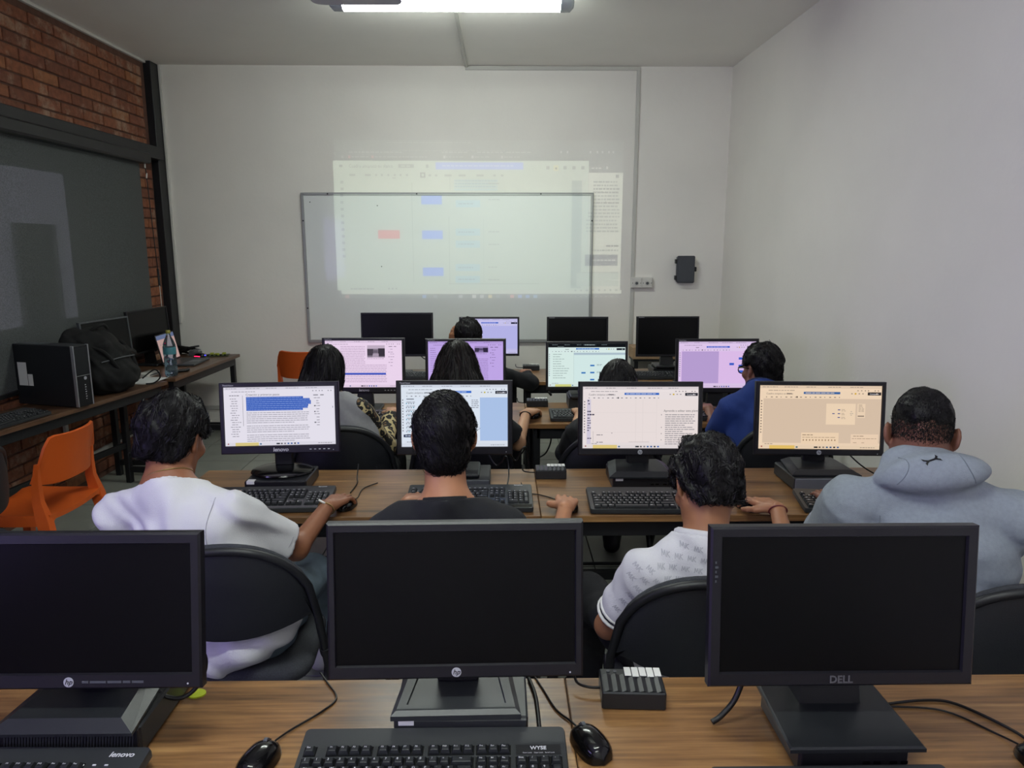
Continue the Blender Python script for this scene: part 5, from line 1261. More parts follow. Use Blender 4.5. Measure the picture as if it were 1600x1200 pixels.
def person(label, J, skin, hair, top, legs, group, h=.0065, seed=1, scale=1.0, hands=True, shoes=None, shoe_m=None):
    rg = np.random.RandomState(seed); S = scale
    hc = V3(J['head']); M = head_M(*J['rot']); Hp = lambda *p: hc + M @ (np.array(p, float) * J.get('hs', 1.0))
    hs = J.get('hs', 1.0); neck = V3(J['neck']); shL, shR = V3(J['shL']), V3(J['shR']); pel = V3(J['pel'])
    origin = V3((pel[0], pel[1], 0)); Sm = (shL + shR) / 2; up = nrm(Sm - pel); right = nrm(shR - shL - up * ((shR - shL) @ up)); fwd = np.cross(up, right); MT = np.stack([right, fwd, up], 1)
    T = thing('person', label, 'person', tuple(origin), 0, group)
    el = {-1: V3(J['elL']), 1: V3(J['elR'])}; wr = {-1: V3(J['wrL']), 1: V3(J['wrR'])}; sh = {-1: shL, 1: shR}
    kn = {-1: V3(J['knL']), 1: V3(J['knR'])}; an = {-1: V3(J['anL']), 1: V3(J['anR'])}; hip = {s: pel + right * s * .088 * S + np.array([0, 0, -.01]) for s in (-1, 1)}
    allp = np.array([hc, neck, shL, shR, pel] + [d[s] for d in (el, wr, kn, an) for s in (-1, 1)]); lo, hi = allp.min(0) - .17, allp.max(0) + .18; lo[2] = 0
    # --- body: one continuous surface
    B = Field(lo, hi, h)
    B.ell(Hp(0, -.015, .025), np.array((.074, .094, .095)) * hs, M, 0).ell(Hp(0, .030, -.035), np.array((.060, .064, .082)) * hs, M, .03)
    for s in (-1, 1):
        B.cone(Hp(s * .056, .0, -.052), Hp(s * .018, .074, -.098), .020 * hs, .018 * hs, .025).ell(Hp(s * .040, .068, -.028), np.array((.022, .020, .02)) * hs, M, .02)
        B.ell(Hp(s * .031, .092, .003), np.array((.014, .012, .010)) * hs, M, .008, 's')
    B.cone(Hp(-.035, .082, .022), Hp(.035, .082, .022), .011 * hs, .011 * hs, .012).cone(Hp(0, .094, .008), Hp(0, .112, -.030), .008 * hs, .0125 * hs, .010).cone(Hp(-.012, .097, -.034), Hp(.012, .097, -.034), .008 * hs, .008 * hs, .006)
    B.cone(Hp(-.018, .088, -.062), Hp(.018, .088, -.062), .007 * hs, .007 * hs, .006).ell(Hp(0, .082, -.095), np.array((.02, .017, .017)) * hs, M, .02)
    for s in (-1, 1):
        Me = M @ np.array(Matrix.Rotation(R(s * 24), 3, 'Z')) @ np.array(Matrix.Rotation(R(12), 3, 'X'))
        B.ell(Hp(s * .084, -.008, -.006), np.array((.0085, .020, .033)) * hs, Me, .004).ell(Hp(s * .092, -.001, .0), np.array((.009, .011, .021)) * hs, Me, 0, 's').cone(Hp(s * .079, .002, -.030), Hp(s * .074, .008, -.036), .008 * hs, .008 * hs, .006)
    B.cone(Hp(0, -.022, -.045), neck + fwd * .012, .056 * S * J.get('nr', 1), .062 * S * J.get('nr', 1), .03)
    B.ell(Sm - up * .13, (.160 * S, .100 * S, .19), MT, .05).ell(pel + up * .15, (.135 * S, .095 * S, .15), MT, .06).ell(pel, (.155 * S, .115 * S, .10), MT, .06)
    for s in (-1, 1):
        B.cone(neck - up * .012, sh[s], .056 * S, .045 * S, .04).cone(sh[s], el[s], .047 * S, .038 * S, .03).cone(el[s], wr[s], .037 * S, .0255 * S, .022)
        B.cone(hip[s], kn[s], .075 * S, .054 * S, .03).cone(kn[s], an[s], .052 * S, .036 * S, .02).cone(an[s], an[s] + np.array([0, .12, -.05]), .035, .028, .02)
    parts = [B.surf()]
    if hands:
        for s, k in ((-1, 'hdL'), (1, 'hdR')):
            hd = J.get(k, ((0, 1, -.05), (0, 0, 1), .9)); parts.append(hand_field(wr[s], hd[0], hd[1], s > 0, hd[2], .0032 if h < .007 else .0045, 1.0, J.get('hand', 1.0)).surf())
    V, Fq = join(parts); body = link('body', np_mesh('body', tolocal(V, origin), Fq, skin), T)
    for s in (-1, 1):
        e = MB(); c = Hp(s * .031, .0765, .003) - origin; d = M @ np.array([0, 1, 0])
        e.lathe([(0, -.010), (.0071, -.0071), (.010, 0), (.0071, .0071), (0, .010)], 12, tuple(c)); eo = e.build('eye', EYEW, T, smooth=180)
        MB().cyl(tuple(c + d * .0085), tuple(c + d * .0106), .0055, .003, 10).build('iris', IRIS, eo)
        MB().tube([tuple(Hp(s * .014, .0985, .026) - origin), tuple(Hp(s * .032, .0965, .032) - origin), tuple(Hp(s * .048, .084, .027) - origin)], [.003, .0035, .0015], 6).build('eyebrow', HAIR, T, smooth=60)
    MB().tube([tuple(Hp(x, y, -.064) - origin) for x, y in ((-.021, .086), (-.010, .0935), (0, .0945), (.010, .0935), (.021, .086))], [.002, .005, .0055, .005, .002], 6).build('lips', LIPS, T, smooth=180)
    # --- upper garment
    gm = J.get('fit', 1.0); G = Field(lo, hi, h)
    G.ell(Sm - up * .12 - fwd * .008, (.178 * S * gm, .118 * S * gm, .19), MT, 0).ell(pel + up * .15 - fwd * .006, (.158 * S * gm, .115 * S * gm, .17), MT, .07).ell(pel + up * .03 - fwd * .01, (.172 * S * gm, .128 * S * gm, .11), MT, .06)
    nk = neck + up * top.get('neckup', .0)
    if top.get('hem'): G.ell(pel - fwd * .035 - up * .005, (.185 * S, .155 * S, .085), MT, .04)
    for s in (-1, 1): G.cone(nk - up * .010, sh[s] + up * .004, .077 * S, .058 * S, .04)
    sl = top.get('sleeve', .72); sep = top.get('sleeve_mat'); AR = Field(lo, hi, h) if sep else G
    for s in (-1, 1):
        r0 = top.get('r', .062) * S
        if sl <= 1: q = sh[s] + (el[s] - sh[s]) * sl; AR.cone(sh[s], q, r0, r0 * top.get('flare', 1.08), .03, cap=True)
        else:
            q = el[s] + (wr[s] - el[s]) * min(1, sl - 1); AR.cone(sh[s], el[s], r0, r0 * .86, .03).cone(el[s], q, r0 * .86, r0 * .66, .03, cap=True)
            if top.get('cuff'): AR.cone(q - nrm(q - el[s]) * .04, q, r0 * .72, r0 * .62, .004, cap=True)
    G.wrinkle(top.get('wr', .006), top.get('wf', 30), seed, top.get('wd', (.6, 0, .8)))
    ndir = nrm(Hp(0, -.02, -.03) - neck); G.cut(nk + ndir * top.get('cut', .012), ndir)
    if top.get('extra'): top['extra'](G, dict(Hp=Hp, M=M, neck=neck, nk=nk, up=up, right=right, fwd=fwd, sh=sh, ndir=ndir, hc=hc))
    v, q = G.surf(); go = link(top['name'], np_mesh(top['name'], tolocal(v, origin), q, top['mat']), T)
    if sep:
        AR.wrinkle(.006, 34, seed + 2, (.3, .3, .9)); v, q = AR.surf(); link('sleeves', np_mesh('sleeves', tolocal(v, origin), q, sep), go)
    if top.get('collar', True):
        a = np.cross(ndir, fwd); a = nrm(a); b_ = np.cross(a, ndir); c = nk + ndir * (top.get('cut', .012) - .004) + fwd * .010
        MB().tube([tuple(c + (a * math.cos(x) * .071 + b_ * math.sin(x) * .072) * S - origin) for x in np.linspace(0, 6.283, 28, endpoint=False)], top.get('cr', .0075), 8, closed=True).build('neckband', top.get('collar_mat', top['mat']), go, smooth=180)
    # --- trousers and shoes
    Lg = Field((lo[0], lo[1], 0), (hi[0], hi[1], pel[2] + .25), max(h, .008))
    Lg.ell(pel, (.172 * S, .128 * S, .105), MT, 0)
    for s in (-1, 1):
        Lg.cone(hip[s], kn[s], .088 * S, .068 * S, .05).cone(kn[s], an[s] + np.array([0, 0, .02]), .068 * S, .055 * S, .03, cap=True)
    Lg.wrinkle(.008, 32, seed + 5, (.4, .7, .5)); v, q = Lg.surf(); link('trousers', np_mesh('trousers', tolocal(v, origin), q, legs), T)
    for s in (-1, 1):
        a = an[s]; d = nrm(np.array([s * .15, 1, 0])); Fs = Field(a - .2, a + .25, .008); tip = a + d * .15; tip[2] = max(.035, a[2] - .06); heel = a - d * .045; heel[2] = max(.04, a[2] - .05)
        Fs.cone(heel, tip, .040, .036, 0).cone(a, heel, .045, .038, .03).cone(a, tip, .045, .030, .04); Fs.cut((0, 0, max(.004, tip[2] - .032)), (0, 0, -1)); v, q = Fs.surf(); link('shoe', np_mesh('shoe', tolocal(v, origin), q, shoe_m or SHOEB), T)
    # --- hair
    hr = hair; Hf = Field(hc - .36, hc + .24, hr.get('h', h))
    X, Y, Z = Hf.grid(); px, py, pz = X - hc[0], Y - hc[1], Z - hc[2]; lx, ly, lz = (M[0, i] * px + M[1, i] * py + M[2, i] * pz for i in range(3))
    for c, r, k in hr['ells']: Hf.ell(Hp(*c), np.array(r) * hs, M, k)
    for c in hr.get('cones', ()): Hf.cone(hc + np.array(c[0]), hc + np.array(c[1]), c[2], c[3], c[4])
    Hf.wrinkle(hr.get('wr', .005), hr.get('wf', 75), seed + 9, tuple(M @ np.array(hr.get('wd', (1, .2, .3)))))
    ys, zs = zip(*hr['line']); line = np.interp(ly / hs, ys, zs) * hs
    Hf.D = np.maximum(Hf.D, (line - lz).astype(np.float32))
    if hr.get('face', .07) < 1: Hf.D = np.maximum(Hf.D, ((ly - hr.get('face', .07) * hs - np.maximum(0, lz - .05) * .9)).astype(np.float32))
    v, q = Hf.surf(); Nn = vnormals(v, q); sets = [(v, q)]; bvh = BVHTree.FromPolygons(v.tolist(), q.tolist())
    for st in hr['strands']:
        zl = (v - hc) @ M[:, 2]; sel = np.ones(len(v), bool) if 'zmin' not in st else (zl > st['zmin']) & (zl < st.get('zmax', 9))
        fl = st.get('flow'); sets.append(hair_strands(v[sel], Nn[sel], rg, st['n'], st['len'], st['w'], hc + M @ np.array(hr.get('crown', (0, -.05, .12))), st.get('lift', .15), st.get('grav', .3), st.get('jit', .4), st.get('m', 6), hc, (lambda p, fl=fl: np.tile(M @ np.array(fl), (len(p), 1))) if fl else None, bvh, st.get('clump', 18), st.get('crad', .007), st.get('conv', .75)))
    nv0 = len(sets[0][0]); tones = [np.zeros(nv0, np.float32)]
    for (sv, sq), st in zip(sets[1:], hr['strands']): k2 = 2 * st.get('m', 6); tones.append(np.repeat((rg.uniform(0, 1, len(sv) // k2) ** 2.5).astype(np.float32), k2))
    v, q = join(sets); ho = link('hair', np_mesh('hair', tolocal(v, origin), q, hr.get('mat', HAIR)), T); at_ = ho.data.attributes.new('tone', 'FLOAT', 'POINT'); at_.data.foreach_set('value', np.concatenate(tones))
    return T, dict(origin=origin, Hp=Hp, M=M, neck=neck, up=up, right=right, fwd=fwd, wr=wr, el=el, sh=sh, body=body, top=go, ndir=ndir, nk=nk)
LINE_SHORT = ((-.14, -.082), (-.07, -.072), (-.045, -.055), (-.034, -.02), (-.027, .026), (.016, .028), (.024, .012), (.045, .02), (.06, .035), (.085, .05))
def short_hair(r=(.086, .106, .108), c=(0, -.018, .026), n=5000, ln=.045, w=.0009, wr=.005, lift=.2, grav=.25, line=LINE_SHORT, jit=.3, **kw):
    d = dict(ells=[(c, r, 0), ((0, -.046, -.052), (r[0] * .80, .058, .066), .03)], line=line, wr=wr, strands=[dict(n=n, len=ln, w=w, lift=lift, grav=grav, jit=jit)]); d.update(kw); return d
def band(name, w, d, m, T, O, r=.029, t=.003, par=None, tilt=0):
    w = V3(w); d = nrm(d); a = nrm(np.cross(d, (0, 0, 1))); b_ = np.cross(d, a)
    return MB().tube([tuple(w + a * math.cos(x) * r + b_ * math.sin(x) * r * .86 - O['origin'] + d * tilt * math.sin(x)) for x in np.linspace(0, 6.283, 24, endpoint=False)], t, 6, closed=True).build(name, m, T, smooth=180)

GP = 'students sitting at the desks'
# 1: white T-shirt
J = dict(head=(-1.002, 2.20, 1.125), rot=(-16, 20, 4), neck=(-1.0, 2.115, 1.005), shL=(-1.155, 2.15, .895), shR=(-.815, 2.08, .925), pel=(-.80, 2.12, .53), elL=(-1.19, 2.36, .75), elR=(-.675, 2.285, .725), wrL=(-1.02, 2.53, .795), wrR=(-.612, 2.475, .80), hdR=((.28, .96, -.06), (0, 0, 1), 1.0), knL=(-.99, 2.52, .53), knR=(-.69, 2.52, .53), anL=(-.97, 2.62, .11), anR=(-.72, 2.74, .13), fit=1.12)
t1, O1 = person('student in a white T-shirt with thin necklace, hand on a mouse', J, SKIN1, short_hair((.098, .116, .114), (0, -.02, .030), 11000, .07, .0010, .008, .16, wf=60, jit=.35, crown=(.01, -.04, .13)), dict(name='t_shirt', mat=TEE_W, hem=True, sleeve=.74, r=.072, flare=1.10, wr=.014, wf=26, neckup=-.012), DENIM, GP, seed=1, shoe_m=SHOEM)
GOLD = mat('gold_chain', '#9c8355', .35, metal=.8)
c = O1['nk'] + O1['ndir'] * .035; a = O1['right']; b_ = nrm(np.cross(O1['ndir'], a))
MB().tube([tuple(c + a * math.cos(x) * .066 + b_ * math.sin(x) * .068 + O1['ndir'] * .006 * math.sin(x) - O1['origin']) for x in np.linspace(0, 6.283, 40, endpoint=False)], .0022, 6, closed=True).build('necklace', GOLD, t1, smooth=180)
d1 = O1['wr'][1] - O1['el'][1]; br = band('bracelet', O1['wr'][1] - nrm(d1) * .012, d1, GOLD, t1, O1, .031, .0022)
MB().box(-.014, .014, -.003, .003, -.003, .003, .001).build('bracelet_clasp', LABELW, t1, loc=tuple(O1['wr'][1] - nrm(d1) * .012 + np.array([-.012, -.008, .028]) - O1['origin']), rot=(0, R(18), R(-25)))
def cloth_seam(O, T, pts, m, nm='sleeve_seam', r=.0013):
    bv_ = BVHTree.FromPolygons([tuple(v.co) for v in O['top'].data.vertices], [tuple(p.vertices) for p in O['top'].data.polygons]); w = []
    for x, z in pts:
        hit = bv_.ray_cast(Vector((x - O['origin'][0], -.9, z)), Vector((0, 1, 0)))
        if hit[0] is not None: w.append(hit[0] + Vector((0, -.0006, 0)))
    if len(w) > 2: MB().tube([tuple(p) for p in w], r, 5).build(nm, m, T)
SEAMW = mat('white_seam', '#9f9fa6', .9)
cloth_seam(O1, t1, [(-.830 - .012 * math.sin(k / 9 * 3.1), .985 - .020 * k) for k in range(10)], SEAMW)
q_ = O1['sh'][1] + (O1['el'][1] - O1['sh'][1]) * .74; dd = O1['el'][1] - O1['sh'][1]; band('sleeve_hem', q_ - nrm(dd) * .022, dd, SEAMW, t1, O1, .0775, .0012)
# 2: black T-shirt
J = dict(head=(-.176, 2.20, 1.124), rot=(4, 14, 0), neck=(-.168, 2.12, .940), shL=(-.345, 2.12, .845), shR=(.02, 2.12, .845), pel=(-.13, 2.17, .53), elL=(-.40, 2.30, .68), elR=(.165, 2.24, .67), wrL=(-.335, 2.50, .80), wrR=(.222, 2.435, .805), hdR=((.14, .97, -.08), (.1, 0, 1), 1.0), hdL=((.25, .95, -.1), (0, 0, 1), .7), knL=(-.24, 2.60, .53), knR=(-.02, 2.60, .53), anL=(-.24, 2.66, .11), anR=(-.02, 2.66, .11), hs=1.06, nr=1.06)
t2, O2 = person('student in a black T-shirt seen from behind in the middle', J, SKIN2, short_hair((.090, .106, .106), (0, -.018, .028), 12000, .06, .0009, .004, .09, jit=.2, line=((-.14, -.125), (-.07, -.108), (-.045, -.075), (-.034, -.02), (-.027, .026), (.016, .028), (.024, .01), (.045, .015), (.085, .05)), crown=(-.045, -.05, .115)), dict(name='t_shirt', mat=TEE_B, sleeve=.74, r=.068, wr=.008), BLKPANT, GP, seed=2)
# 3: white patterned polo
J = dict(head=(.575, 1.98, 1.040), rot=(14, 30, 6), neck=(.56, 1.90, .885), shL=(.405, 1.905, .805), shR=(.755, 1.93, .82), pel=(.56, 1.91, .53), elL=(.315, 2.00, .600), elR=(.93, 2.20, .69), hdL=((.5, .7, -.3), (0, 0, 1), .6), wrL=(.49, 2.20, .615), wrR=(.962, 2.425, .80), hdR=((-.36, .93, -.06), (0, 0, 1), 1.0), knL=(.29, 2.28, .55), knR=(.72, 2.32, .53), anL=(.30, 2.40, .11), anR=(.72, 2.36, .11), fit=1.08)
t3, O3 = person('student in a white polo shirt with printed letters and tousled hair', J, SKIN3, short_hair((.096, .112, .112), (0, -.016, .032), 11000, .05, .0011, .009, .26, wf=55, jit=.7, line=((-.14, -.080), (-.07, -.068), (-.045, -.045), (-.034, -.01), (-.027, .028), (.016, .03), (.024, .0), (.045, .0), (.085, .05))), dict(name='polo_shirt', mat=POLO_W, hem=True, sleeve=.74, r=.070, flare=1.0, wr=.008, neckup=.012, cut=.022, cr=.015), BLKPANT, GP, seed=3)
# sleeve ribs and stripe
for s in (-1, 1):
    dd = O3['el'][s] - O3['sh'][s]; q = O3['sh'][s] + dd * .74
    for k, (off, m, tk) in enumerate(((-.004, LABELW, .006), (-.014, DENIMD, .003), (-.022, LABELW, .005))): band('sleeve_rib', q + nrm(dd) * off, dd, m, t3, O3, .0685, tk)
# letters printed over the back and sleeves
bv = BVHTree.FromPolygons([tuple(v.co) for v in O3['top'].data.vertices], [tuple(p.vertices) for p in O3['top'].data.polygons])
pm = MB()
def stroke(x0, z0, x1, z1, w, base, ux, uz, dr):
    d = np.array([x1 - x0, z1 - z0]); l = np.hypot(*d); nn = np.array([-d[1], d[0]]) / l * w / 2; pts = []
    for (a, c) in ((np.array([x0, z0]) + nn, 0), (np.array([x0, z0]) - nn, 0), (np.array([x1, z1]) - nn, 0), (np.array([x1, z1]) + nn, 0)):
        o = base + ux * a[0] + uz * a[1]; hit = bv.ray_cast(Vector(o - dr * .5), Vector(dr))
        if hit[0] is None: return None
        pts.append(hit[0] + hit[1] * .0012 if hit[1].dot(Vector(dr)) < 0 else hit[0] - hit[1] * .0012)
    return pts if max((pts[0] - p).length for p in pts) < .03 else None
dr = np.array([0., 1., 0.])
for r_ in range(17):
    for c_ in range(17):
        bx_, bz_ = -.25 + c_ * .031 + (.0155 if r_ % 2 else 0), .48 + r_ * .0285
        base = np.array([bx_, 0, bz_]); ux = np.array([1., 0, 0]); uz = np.array([0., 0, 1.]); a = .0135
        if bx_ < -.155: ux, uz = np.array([.75, 0, -.66]), np.array([.66, 0, .75])
        qs = [stroke(x0 * a, z0 * a, x1 * a, z1 * a, .0022, base, ux, uz, dr) for (x0, z0, x1, z1) in ((0, 0, .15, 1), (.15, 1, .35, .2), (.35, .2, .6, 1), (.6, 1, .7, 0), (.85, 0, 1.0, 1), (.92, .5, 1.45, 1), (1.0, .5, 1.4, 0))]
        if all(p is not None for p in qs) and max((qs[0][0] - p[0]).length for p in qs) < .045:
            for p in qs: pm.quad(*[tuple(w_) for w_ in p])
lo_ = pm.build('printed_letters', mat('pale_grey_print', '#b0b0b9', .8), O3['top']); lo_['kind'] = 'stuff'
text('collar_lettering', 'MK', .024, BLK, t3, tuple(O3['nk'] + O3['ndir'] * .020 + O3['fwd'] * -.074 - O3['right'] * .024 - O3['origin']), (R(70), 0, R(-16)), bold=.0006)
d3 = O3['wr'][1] - O3['el'][1]; band('wristband', O3['wr'][1] - nrm(d3) * .010, d3, mat('dark_red_cord', '#5e1a20', .6), t3, O3, .030, .003)
# 4: grey hoodie
def hood(G, q):
    Hp, fw, up_, rt_ = q['Hp'], q['fwd'], q['up'], q['right']; nb_ = q['neck']
    G.ell(nb_ - fw * .045 + up_ * .045, (.150, .078, .045), np.stack([rt_, fw, up_], 1), .02)
    G.ell(Hp(0, -.062, -.080), (.104, .060, .052), q['M'], .03).ell(nb_ - fw * .075 + up_ * .062, (.122, .048, .052), np.stack([rt_, fw, up_], 1), .03)
    for s in (-1, 1): G.cone(nb_ - fw * .03 + rt_ * s * .095 + up_ * .045, nb_ + fw * .09 + rt_ * s * .07 + up_ * .03, .032, .030, .03)
    G.cone(nb_ - fw * .115 - rt_ * .14 + up_ * .012, nb_ - fw * .135 + rt_ * .02 - up_ * .002, .009, .009, .006, op='s').cone(nb_ - fw * .135 + rt_ * .02 - up_ * .002, nb_ - fw * .115 + rt_ * .15 + up_ * .012, .009, .009, .006, op='s')
J = dict(head=(1.258, 2.12, 1.148), rot=(-26, 16, 0), neck=(1.245, 2.035, 1.022), shL=(1.045, 2.09, .935), shR=(1.460, 1.96, .94), pel=(1.33, 2.02, .53), elL=(1.03, 2.25, .71), elR=(1.58, 2.27, .71), wrL=(1.20, 2.50, .795), wrR=(1.47, 2.50, .795), knL=(1.22, 2.42, .53), knR=(1.48, 2.42, .53), anL=(1.2, 2.46, .11), anR=(1.48, 2.46, .11), fit=1.12, hs=1.07)
LINE_FADE = ((-.14, -.035), (-.07, -.03), (-.03, .005), (.0, .03), (.03, .02), (.085, .06))
t4, O4 = person('broad student in a light grey hooded sweatshirt at the right wall', J, SKIN4, dict(ells=[((0, -.016, .048), (.076, .096, .082), 0)], line=((-.14, .0), (-.07, .005), (-.03, .02), (.0, .035), (.03, .03), (.085, .06)), wr=.003, strands=[dict(n=12000, len=.016, w=.0008, lift=.35, grav=.05, crad=.004, conv=.3)]), dict(name='hooded_sweatshirt', mat=HOOD, sleeve=1.96, r=.075, wr=.008, cuff=True, collar=False, cut=.20, extra=hood), DENIMD, GP, seed=4, scale=1.12)
# faded stubble below the hair
g = np.random.RandomState(3); n = 14000; th = g.uniform(0, 2 * math.pi, n); zz = .060 - .115 * g.beta(1.0, 2.0, n); pts = []
hr_ = np.array((.0745, .0945, .0955)); cz = np.clip((zz - .025) / hr_[2], -.98, .98); rr_ = np.sqrt(1 - cz ** 2)
P0 = np.stack([hr_[0] * rr_ * np.cos(th), -.015 + hr_[1] * rr_ * np.sin(th), zz], 1); P0 = P0[(P0[:, 1] < .012)]
Nn = nrm(P0[0]) * 0 + (P0 - np.array([0, -.015, .025])) / hr_ ** 2; Nn /= np.linalg.norm(Nn, axis=1, keepdims=True)
W0 = np.array([O4['Hp'](*p) for p in P0 + Nn * .0006]); Nw = Nn @ O4['M'].T
vv, qq = hair_strands(W0, Nw, g, len(W0) * 2, .005, .0006, np.array(O4['Hp'](0, -.05, .12)), .25, .5, .4, 3, np.array(O4['Hp'](0, 0, 0)), clump=1, crad=0)
so = link('stubble', np_mesh('stubble', tolocal(vv, O4['origin']), qq, HAIRB), t4); so['kind'] = 'stuff'
# emblem and seams on the hood
bv4 = BVHTree.FromPolygons([tuple(v.co) for v in O4['top'].data.vertices], [tuple(p.vertices) for p in O4['top'].data.polygons])
def on_hood(x, z):
    hit = bv4.ray_cast(Vector((x, -.9, z + .36)), Vector((0, 1, -.4)).normalized()); return None if hit[0] is None else hit[0] + Vector((0, -.0017, .0007))
em = MB(); oc_ = np.array([1.190, 0, 1.090]) - np.array([O4['origin'][0], 0, 0]); ca, sa = math.cos(R(20)), math.sin(R(20))
ce = .03
for i_ in range(36):
    for j_ in range(24):
        x, y = -.54 + i_ * ce, -.36 + j_ * ce
        if abs(x + ce / 2) < .5 and min(abs(y + ce / 2 - k_ * .85 * (x + ce / 2) ** 2 + k_ * .035) for k_ in (-1, 1)) < .030 + .11 * abs(x + ce / 2):
            w = [on_hood(oc_[0] + (a * ca - c_ * sa) * .040, oc_[2] + (a * sa + c_ * ca) * .040) for a, c_ in ((x, y), (x + ce, y), (x + ce, y + ce), (x, y + ce))]
            if all(p is not None for p in w): em.quad(*[tuple(p) for p in w])
em.build('hood_emblem', BLK, t4)
def seam(pts, nm='hood_seam'):
    w = [on_hood(x, z) for x, z in pts]; w = [p + Vector((0, .0008, 0)) for p in w if p is not None]
    if len(w) > 2: MB().tube([tuple(p) for p in w], .0014, 5).build(nm, mat('seam_thread', '#767d88', .8), t4)
for dx, b2 in ((-.050, -.03), (.075, .03)): seam([(oc_[0] + dx + b2 * (k / 8) ** 2, oc_[2] + .015 - .085 * k / 8) for k in range(9)])
seam([(O4['sh'][-1][0] - O4['origin'][0] + .045 + .02 * k / 8, .93 - .25 * k / 8) for k in range(9)], 'shoulder_seam')

# 5: grey top with leopard sleeves
J = dict(head=(-.880, 3.62, 1.082), rot=(8, 16, 8), neck=(-.845, 3.55, .955), shL=(-.985, 3.56, .86), shR=(-.70, 3.555, .895), pel=(-.72, 3.54, .53), elL=(-1.05, 3.82, .78), elR=(-.610, 3.69, .67), wrL=(-1.0, 3.69, .905), wrR=(-.60, 3.93, .80), hdL=((.1, -.25, .95), (-.5, -.8, 0), .8), knL=(-.83, 3.93, .53), knR=(-.60, 3.93, .53), anL=(-.83, 4.0, .11), anR=(-.58, 4.0, .11), fit=1.06)
t5, O5 = person('student with long black hair, grey top and leopard-print sleeves', J, SKIN5, dict(ells=[((0, -.02, .025), (.092, .108, .110), 0), ((0, -.045, -.06), (.098, .075, .12), .05)], cones=[((-.03, -.07, -.08), (.015, -.075, -.125), .08, .055, .05)], line=((-.2, -.6), (.02, -.6), (.05, -.10), (.085, .05)), wr=.002, wf=110, strands=[dict(n=7000, len=.16, w=.0013, lift=.012, grav=1.2, jit=.05, m=8, crad=.009, conv=.3)], h=.007), dict(name='grey_top', mat=GREYTOP, sleeve=1.9, sleeve_mat=LEOPARD, r=.066, wr=.006), BLKPANT, GP, h=.008, seed=5)
# 6: long straight hair
J = dict(head=(-.220, 3.62, 1.108), rot=(2, 12, 0), neck=(-.220, 3.55, .955), shL=(-.38, 3.56, .862), shR=(-.055, 3.56, .862), pel=(-.215, 3.56, .53), elL=(-.46, 3.72, .69), elR=(.085, 3.665, .70), wrL=(-.36, 3.93, .80), wrR=(.135, 3.90, .80), hdR=((.42, .9, -.05), (0, 0, 1), 1.0), knL=(-.32, 3.95, .53), knR=(-.10, 3.95, .53), anL=(-.32, 4.0, .11), anR=(-.1, 4.0, .11))
t6, O6 = person('student with very long straight dark hair hanging down the back', J, SKIN5, dict(ells=[((0, -.02, .025), (.088, .106, .108), 0), ((0, -.04, -.06), (.110, .075, .12), .06)], cones=[((-.06, -.07, -.10), (-.09, -.10, -.30), .075, .05, .05), ((.06, -.07, -.10), (.09, -.10, -.30), .075, .05, .05), ((0, -.08, -.10), (0, -.12, -.32), .09, .06, .06)], line=((-.3, -.6), (.02, -.6), (.05, -.10), (.085, .05)), wr=.002, wf=110, strands=[dict(n=9000, len=.20, w=.0013, lift=.012, grav=1.4, jit=.05, m=8, crad=.009, conv=.3)], h=.007, mat=HAIRB), dict(name='dark_top', mat=BLACKJ, sleeve=.75, r=.064), BLKPANT, GP, h=.008, seed=6)
d6 = O6['wr'][1] - O6['el'][1]; band('hair_tie', O6['wr'][1] - nrm(d6) * .02, d6, mat('dark_hair_tie', '#1c1216', .7), t6, O6, .030, .004)
# 7: bent low, black
J = dict(head=(.565, 3.50, 1.015), rot=(-6, 32, 0), neck=(.55, 3.42, .905), shL=(.385, 3.425, .815), shR=(.715, 3.425, .815), pel=(.50, 3.42, .53), elL=(.335, 3.62, .66), elR=(.77, 3.65, .66), wrL=(.43, 3.90, .80), wrR=(.67, 3.92, .80), knL=(.38, 3.82, .53), knR=(.62, 3.82, .53), anL=(.37, 3.9, .11), anR=(.62, 3.9, .11), fit=1.08)
t7, O7 = person('student in black bending low before the pale green screen', J, SKIN5, dict(ells=[((0, -.02, .030), (.090, .108, .110), 0), ((0, -.05, -.05), (.090, .075, .10), .05)], line=((-.2, -.13), (-.03, -.12), (.03, -.05), (.085, .05)), wr=.004, wf=70, strands=[dict(n=5000, len=.09, w=.0014, lift=.05, grav=.7, jit=.15)], h=.007), dict(name='black_jacket', mat=BLACKJ, sleeve=1.95, r=.070, wr=.010), DENIM, GP, h=.008, seed=7)
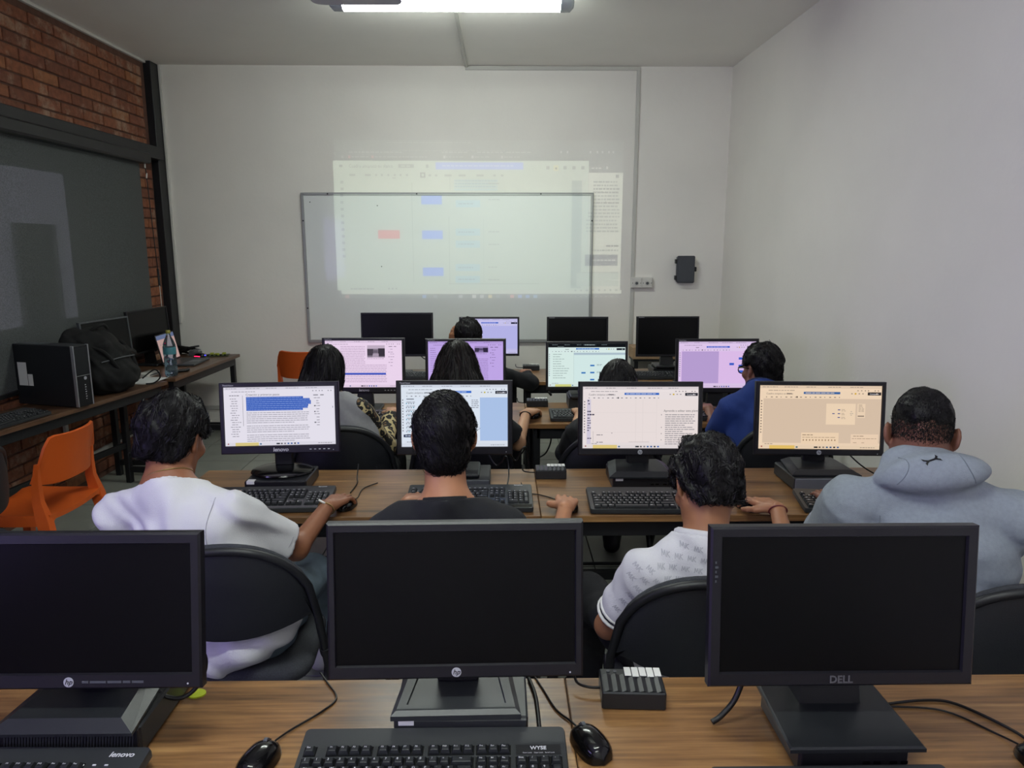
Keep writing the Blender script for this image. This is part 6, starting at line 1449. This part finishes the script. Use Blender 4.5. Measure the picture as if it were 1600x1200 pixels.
# 8: blue polo, glasses
J = dict(head=(1.348, 3.75, 1.072), rot=(26, 10, 0), neck=(1.335, 3.67, .968), shL=(1.185, 3.665, .875), shR=(1.495, 3.67, .88), pel=(1.36, 3.58, .53), elL=(1.150, 3.80, .69), elR=(1.54, 3.84, .69), wrL=(1.16, 4.00, .80), wrR=(1.42, 4.0, .80), knL=(1.25, 3.98, .53), knR=(1.48, 3.98, .53), anL=(1.25, 4.05, .11), anR=(1.48, 4.05, .11), fit=1.05)
t8, O8 = person('student in a royal blue polo shirt with black glasses', J, SKIN4, short_hair((.096, .112, .110), (0, -.018, .030), 6000, .055, .0013, .006, .18), dict(name='polo_shirt', mat=POLO_B, sleeve=.86, r=.070, wr=.006, neckup=.01, cut=.02, cr=.012, collar_mat=cloth('navy_collar', '#15254f')), DENIMD, GP, h=.008, seed=8)
gl = MB(); Hq = lambda *p: tuple(O8['Hp'](*p) - O8['origin'])
GLM = BLKG
go = MB().tube([Hq(-.058, .098, .012), Hq(.058, .098, .012)], .003, 6).build('glasses', GLM, t8)
for s in (-1, 1):
    MB().tube([Hq(s * .035 + .024 * math.cos(x), .101, -.002 + .019 * math.sin(x)) for x in np.linspace(0, 6.283, 18, endpoint=False)], .003, 6, closed=True).build('lens_rim', GLM, go)
    MB().tube([Hq(s * .060, .098, .010), Hq(s * .080, .04, .010), Hq(s * .084, -.012, .004)], .003, 6).build('temple', GLM, go)
for s in (-1, 1):
    dd = O8['el'][s] - O8['sh'][s]; band('sleeve_trim', O8['sh'][s] + dd * .855, dd, LABELW, t8, O8, .070, .0025)
# 9: at the whiteboard
J = dict(head=(-.220, 4.90, 1.085), rot=(0, 14, 0), neck=(-.213, 4.85, .955), shL=(-.385, 4.855, .86), shR=(-.035, 4.855, .86), pel=(-.2, 4.86, .53), elL=(-.40, 5.08, .80), elR=(.195, 5.02, .755), wrL=(-.335, 4.97, 1.02), wrR=(.180, 5.185, .80), hdL=((.25, -.25, .93), (-.5, -.8, 0), 1.2), knL=(-.3, 5.24, .53), knR=(-.08, 5.24, .53), anL=(-.3, 5.3, .11), anR=(-.08, 5.3, .11), fit=1.08)
t9, O9 = person('black-haired student in black before the lit lilac monitor', J, SKIN3, short_hair((.094, .110, .108), (0, -.018, .030), 4500, .05, .0016, .004, .08), dict(name='black_sweater', mat=BLACKJ, sleeve=1.80, r=.064, wr=.010, cuff=True), BLKPANT, GP, h=.008, seed=9)
